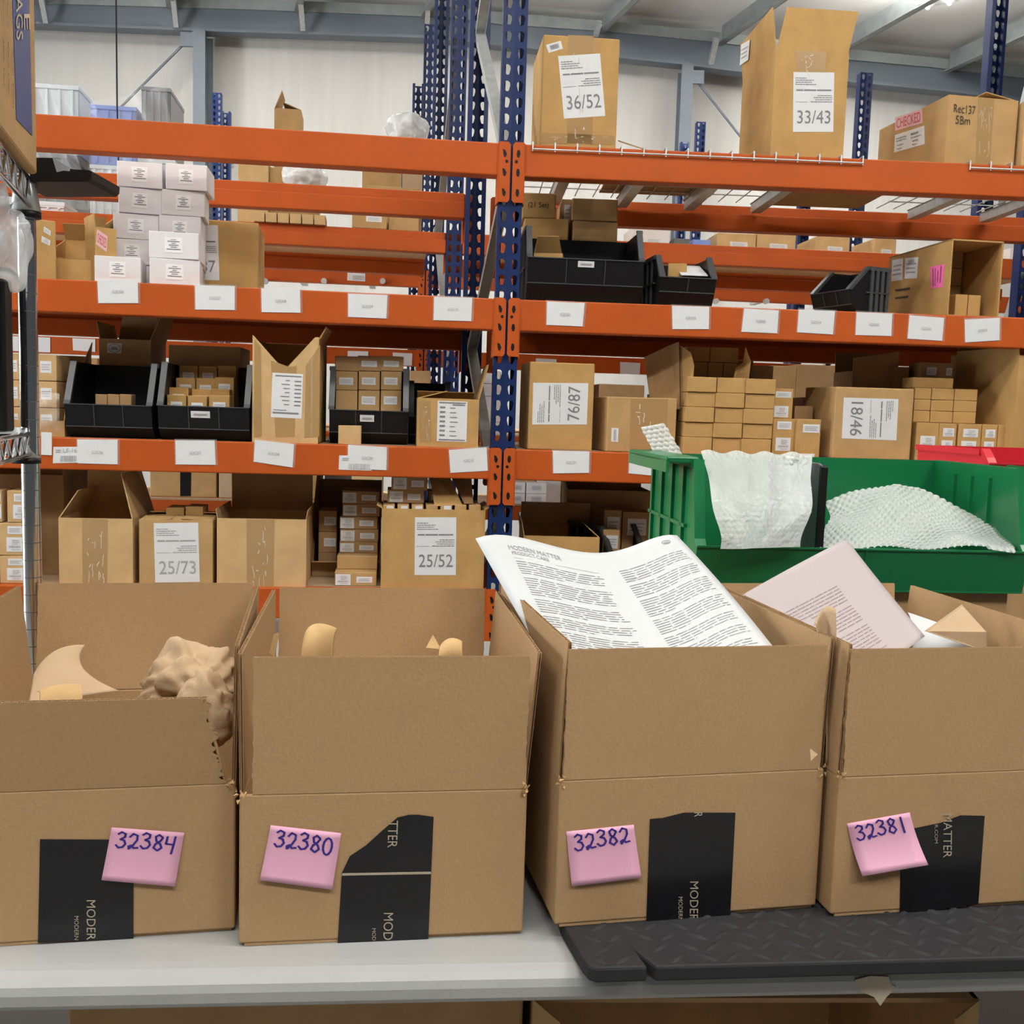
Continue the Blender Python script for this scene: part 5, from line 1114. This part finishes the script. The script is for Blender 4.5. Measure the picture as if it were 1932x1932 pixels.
q=atY(1853,870,2.14); carton(TR(q.x+.22,q.y,TABLE,R(5)),.4,.3,.345,'carton in shadow under the red bin',m=K[3])
storage_bin(TR(q.x+.20,q.y,1.25,R(5)),.40,.3,atY(1853,848,2.14).z-1.25,'red bin at the right edge behind the green bin',m=M_red,rim=M_red,lt=.86,lb=.1,lean=.02,rec=.01,group=None,sideribs=False,ribs=0)
# ================================================================== cartons under the table
q0,q1=atY(110,1925,1.10),atY(990,1925,1.10)
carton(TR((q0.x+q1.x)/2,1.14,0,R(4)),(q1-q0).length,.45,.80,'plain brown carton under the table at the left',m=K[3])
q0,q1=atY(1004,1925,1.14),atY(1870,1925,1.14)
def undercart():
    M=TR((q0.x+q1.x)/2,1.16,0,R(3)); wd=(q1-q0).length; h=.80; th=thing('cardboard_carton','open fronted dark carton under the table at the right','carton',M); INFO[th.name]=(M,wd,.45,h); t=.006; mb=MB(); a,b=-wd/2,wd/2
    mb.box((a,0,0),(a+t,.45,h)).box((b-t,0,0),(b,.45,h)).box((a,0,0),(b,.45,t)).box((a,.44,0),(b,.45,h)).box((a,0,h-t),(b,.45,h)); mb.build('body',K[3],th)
    f=MB().slab([V(a,0,0),V(a,0,h),V(a+.03,-.03,h-.01),V(a+.03,-.03,0)],V(0,-1,0),.004); f.build('flap',K[1],th)
    f=MB().slab([V(b,0,0),V(b,0,h),V(b-.05,-.04,h+.0),V(b-.01,-.06,0)],V(0,-1,0),.004); f.build('flap',K[1],th)
undercart()
# ================================================================== chrome shelf at the left
LD=V(-DIR.y,DIR.x,0)*1.0
LD=V(-DIR.y,-abs(DIR.x),0) if LD.x<0 else V(-DIR.y,-abs(DIR.x),0)
pt,pb=atY(49,374,1.45),atY(63,1172,1.45)
sh=thing('wire_shelf','chrome wire shelving unit at the left photo edge','shelving',Matrix.Translation((pb.x,pb.y,TABLE)))
si=mw(sh).inverted()
def rod(pts,r,name,m=M_chr,seg=8,par=None,sm=True): return MB().tube([si@p for p in pts],r,seg).build(name,m,par or sh,smooth=sm)
ax=(pb-pt).normalized(); low=pb+ax*((TABLE-pb.z)/ax.z); hi=pt-ax*.02
n=int((low-hi).length/.0254); pts=[]
for i in range(n): pts+=[hi+ax*(.0254*i),hi+ax*(.0254*i+.0242)]
mb=MB().tube([si@p for p in pts],.0127,24,cap=False)
mb.m=[1 if (k//24)%2 else 0 for k in range(len(mb.f))]; mb.build('post',[M_chr,M_gry],sh,smooth=True)
def shelf(yt,yb,Y,label,ln=.46,wl=.9):
    a,b=atY(58,yt,Y),atY(60,yb,Y); b=V(a.x,a.y,b.z); e=-DIR*ln
    for p in (a,b): rod([p,p+e],.0035,'shelf_rail'); rod([p,p+LD*wl],.0035,'shelf_rail')
    k=9; z=[]
    for i in range(2*k+1): z.append((a if i%2 else b)+e*(i/(2*k)))
    rod(z,.0022,'truss_wire',seg=6)
    z=[(a if i%2 else b)+LD*(wl*i/36) for i in range(37)]; rod(z,.0022,'truss_wire',seg=6)
    mb=MB()
    for i in range(1,16): p=a+e*(i/16); mb.tube([si@p,si@(p+LD*wl)],.0018,5)
    mb.build('shelf_wires',M_chr,sh)
    c=a+V(0,0,.0); o=MB().tube([si@(V(a.x,a.y,a.z+.008)-V(.008,0,0)),si@(V(a.x,a.y,a.z-.02)-V(.008,0,0)),si@(V(b.x,b.y,b.z-.006)-V(.007,0,0))],[.0155,.0165,.0195],20).build('collar',M_ga,sh,smooth=True)
    rod([V(b.x-.007,b.y,b.z-.006),V(b.x-.007,b.y,b.z-.014)],.0195,'collar_ring',M_blk,20)
shelf(342,392,1.45,'upper'); shelf(818,856,1.45,'lower')
q=atY(70,327,1.43)
n_=V(DIR.y,-DIR.x,0); rz=math.atan2(DIR.y,DIR.x)
wcar=.42; M=TR(*(q-DIR*wcar/2),rz)
zs=atY(58,342,1.45).z+.0045; M[2][3]=zs
c=carton(M,wcar,.34,.46,'carton with navy band and printed list on top of the chrome shelf',m=K[1],name='cardboard_carton')
fr=face(c,'front')
poly_px(c,fr,[(20,-90),(52,-90),(60,256),(30,225)],M_navy,'printed_band',.0008,'navy printed band')
sticker(c,fr,[(39,-28),(40,75),(28,75),(26,-28)],[('T','BAGS',0,0,1,1)],None,mat('print_tan',(.55,.45,.30),.7),tname='printed_text',eps=.001)
sticker(c,fr,[(53,26),(54,56),(43,56),(42,26)],[('T','E',0,0,1,1)],None,mat('print_tan2',(.60,.50,.34),.7),tname='printed_text',eps=.001)
sticker(c,fr,[(24,-10),(26,220),(1,180),(-2,-10)],words([(.05,.25,.2,.03),(.05,.3,.5,.03),(.05,.28,.8,.03),(.45,.68,.15,.04),(.42,.66,.5,.04),(.42,.64,.85,.04),(.74,.95,.15,.04),(.7,.9,.5,.04),(.7,.88,.85,.04)],5),None,M_mk,tname='printed_text',eps=.001)
ty=1.44; pl=[(25,297),(99,298),(107,325),(120,322),(132,323),(132,319),(168,321),(173,323),(172,337),(165,343),(25,343)]
tq=[atY(x,y,ty) for x,y in pl]; c0=atY(120,343,ty); o=MB().slab([p-c0 for p in tq],V(0,1,0),.10).build('plastic_tray',M_blk,M=Matrix.Translation(c0)); tag(o,'black plastic tray with cut out sides behind the navy banded carton','tray')
q=atY(-60,812,1.42); zs2=atY(58,818,1.45).z+.0045
storage_bin(TR(*(atY(10,800,1.38)+LD*.10-DIR*0)[:2],zs2,rz-math.pi/2),.2,.05+.2,atY(8,525,1.38).z-zs2,'black bin at the left edge on the lower chrome shelf',lt=.9,lb=.1,lean=.01,rec=.01) if False else None
b0=atY(10,700,1.36); o=MB().box((-.16,0,0),(0,.03,atY(8,525,1.36).z-zs2)).build('plastic_board',M_blk,M=TR(b0.x,b0.y,zs2,R(5)),bevel=.004); tag(o,'black plastic panel standing at the left edge on the lower chrome shelf','board')
o=MB().tube([atY(-20,505,1.40),atY(14,509,1.41),atY(30,520,1.42),atY(40,540,1.43),atY(43,660,1.435),atY(44,806,1.435)],.0035,8).build('black_strap',M_blk,smooth=True); tag(o,'black strap hooked around the chrome post','strap')
p=atY(-8,455,1.38); blob(TR(p.x,p.y,p.z),(.035,.06,.07),'crumpled clear plastic hanging left of the chrome post',M_film,'plastic_bag','plastic bag',5,31,.5,12)
# ------------------------------------------------------------------ tidy helper data
for o in bpy.data.objects:
    if 'M' in o: del o['M']
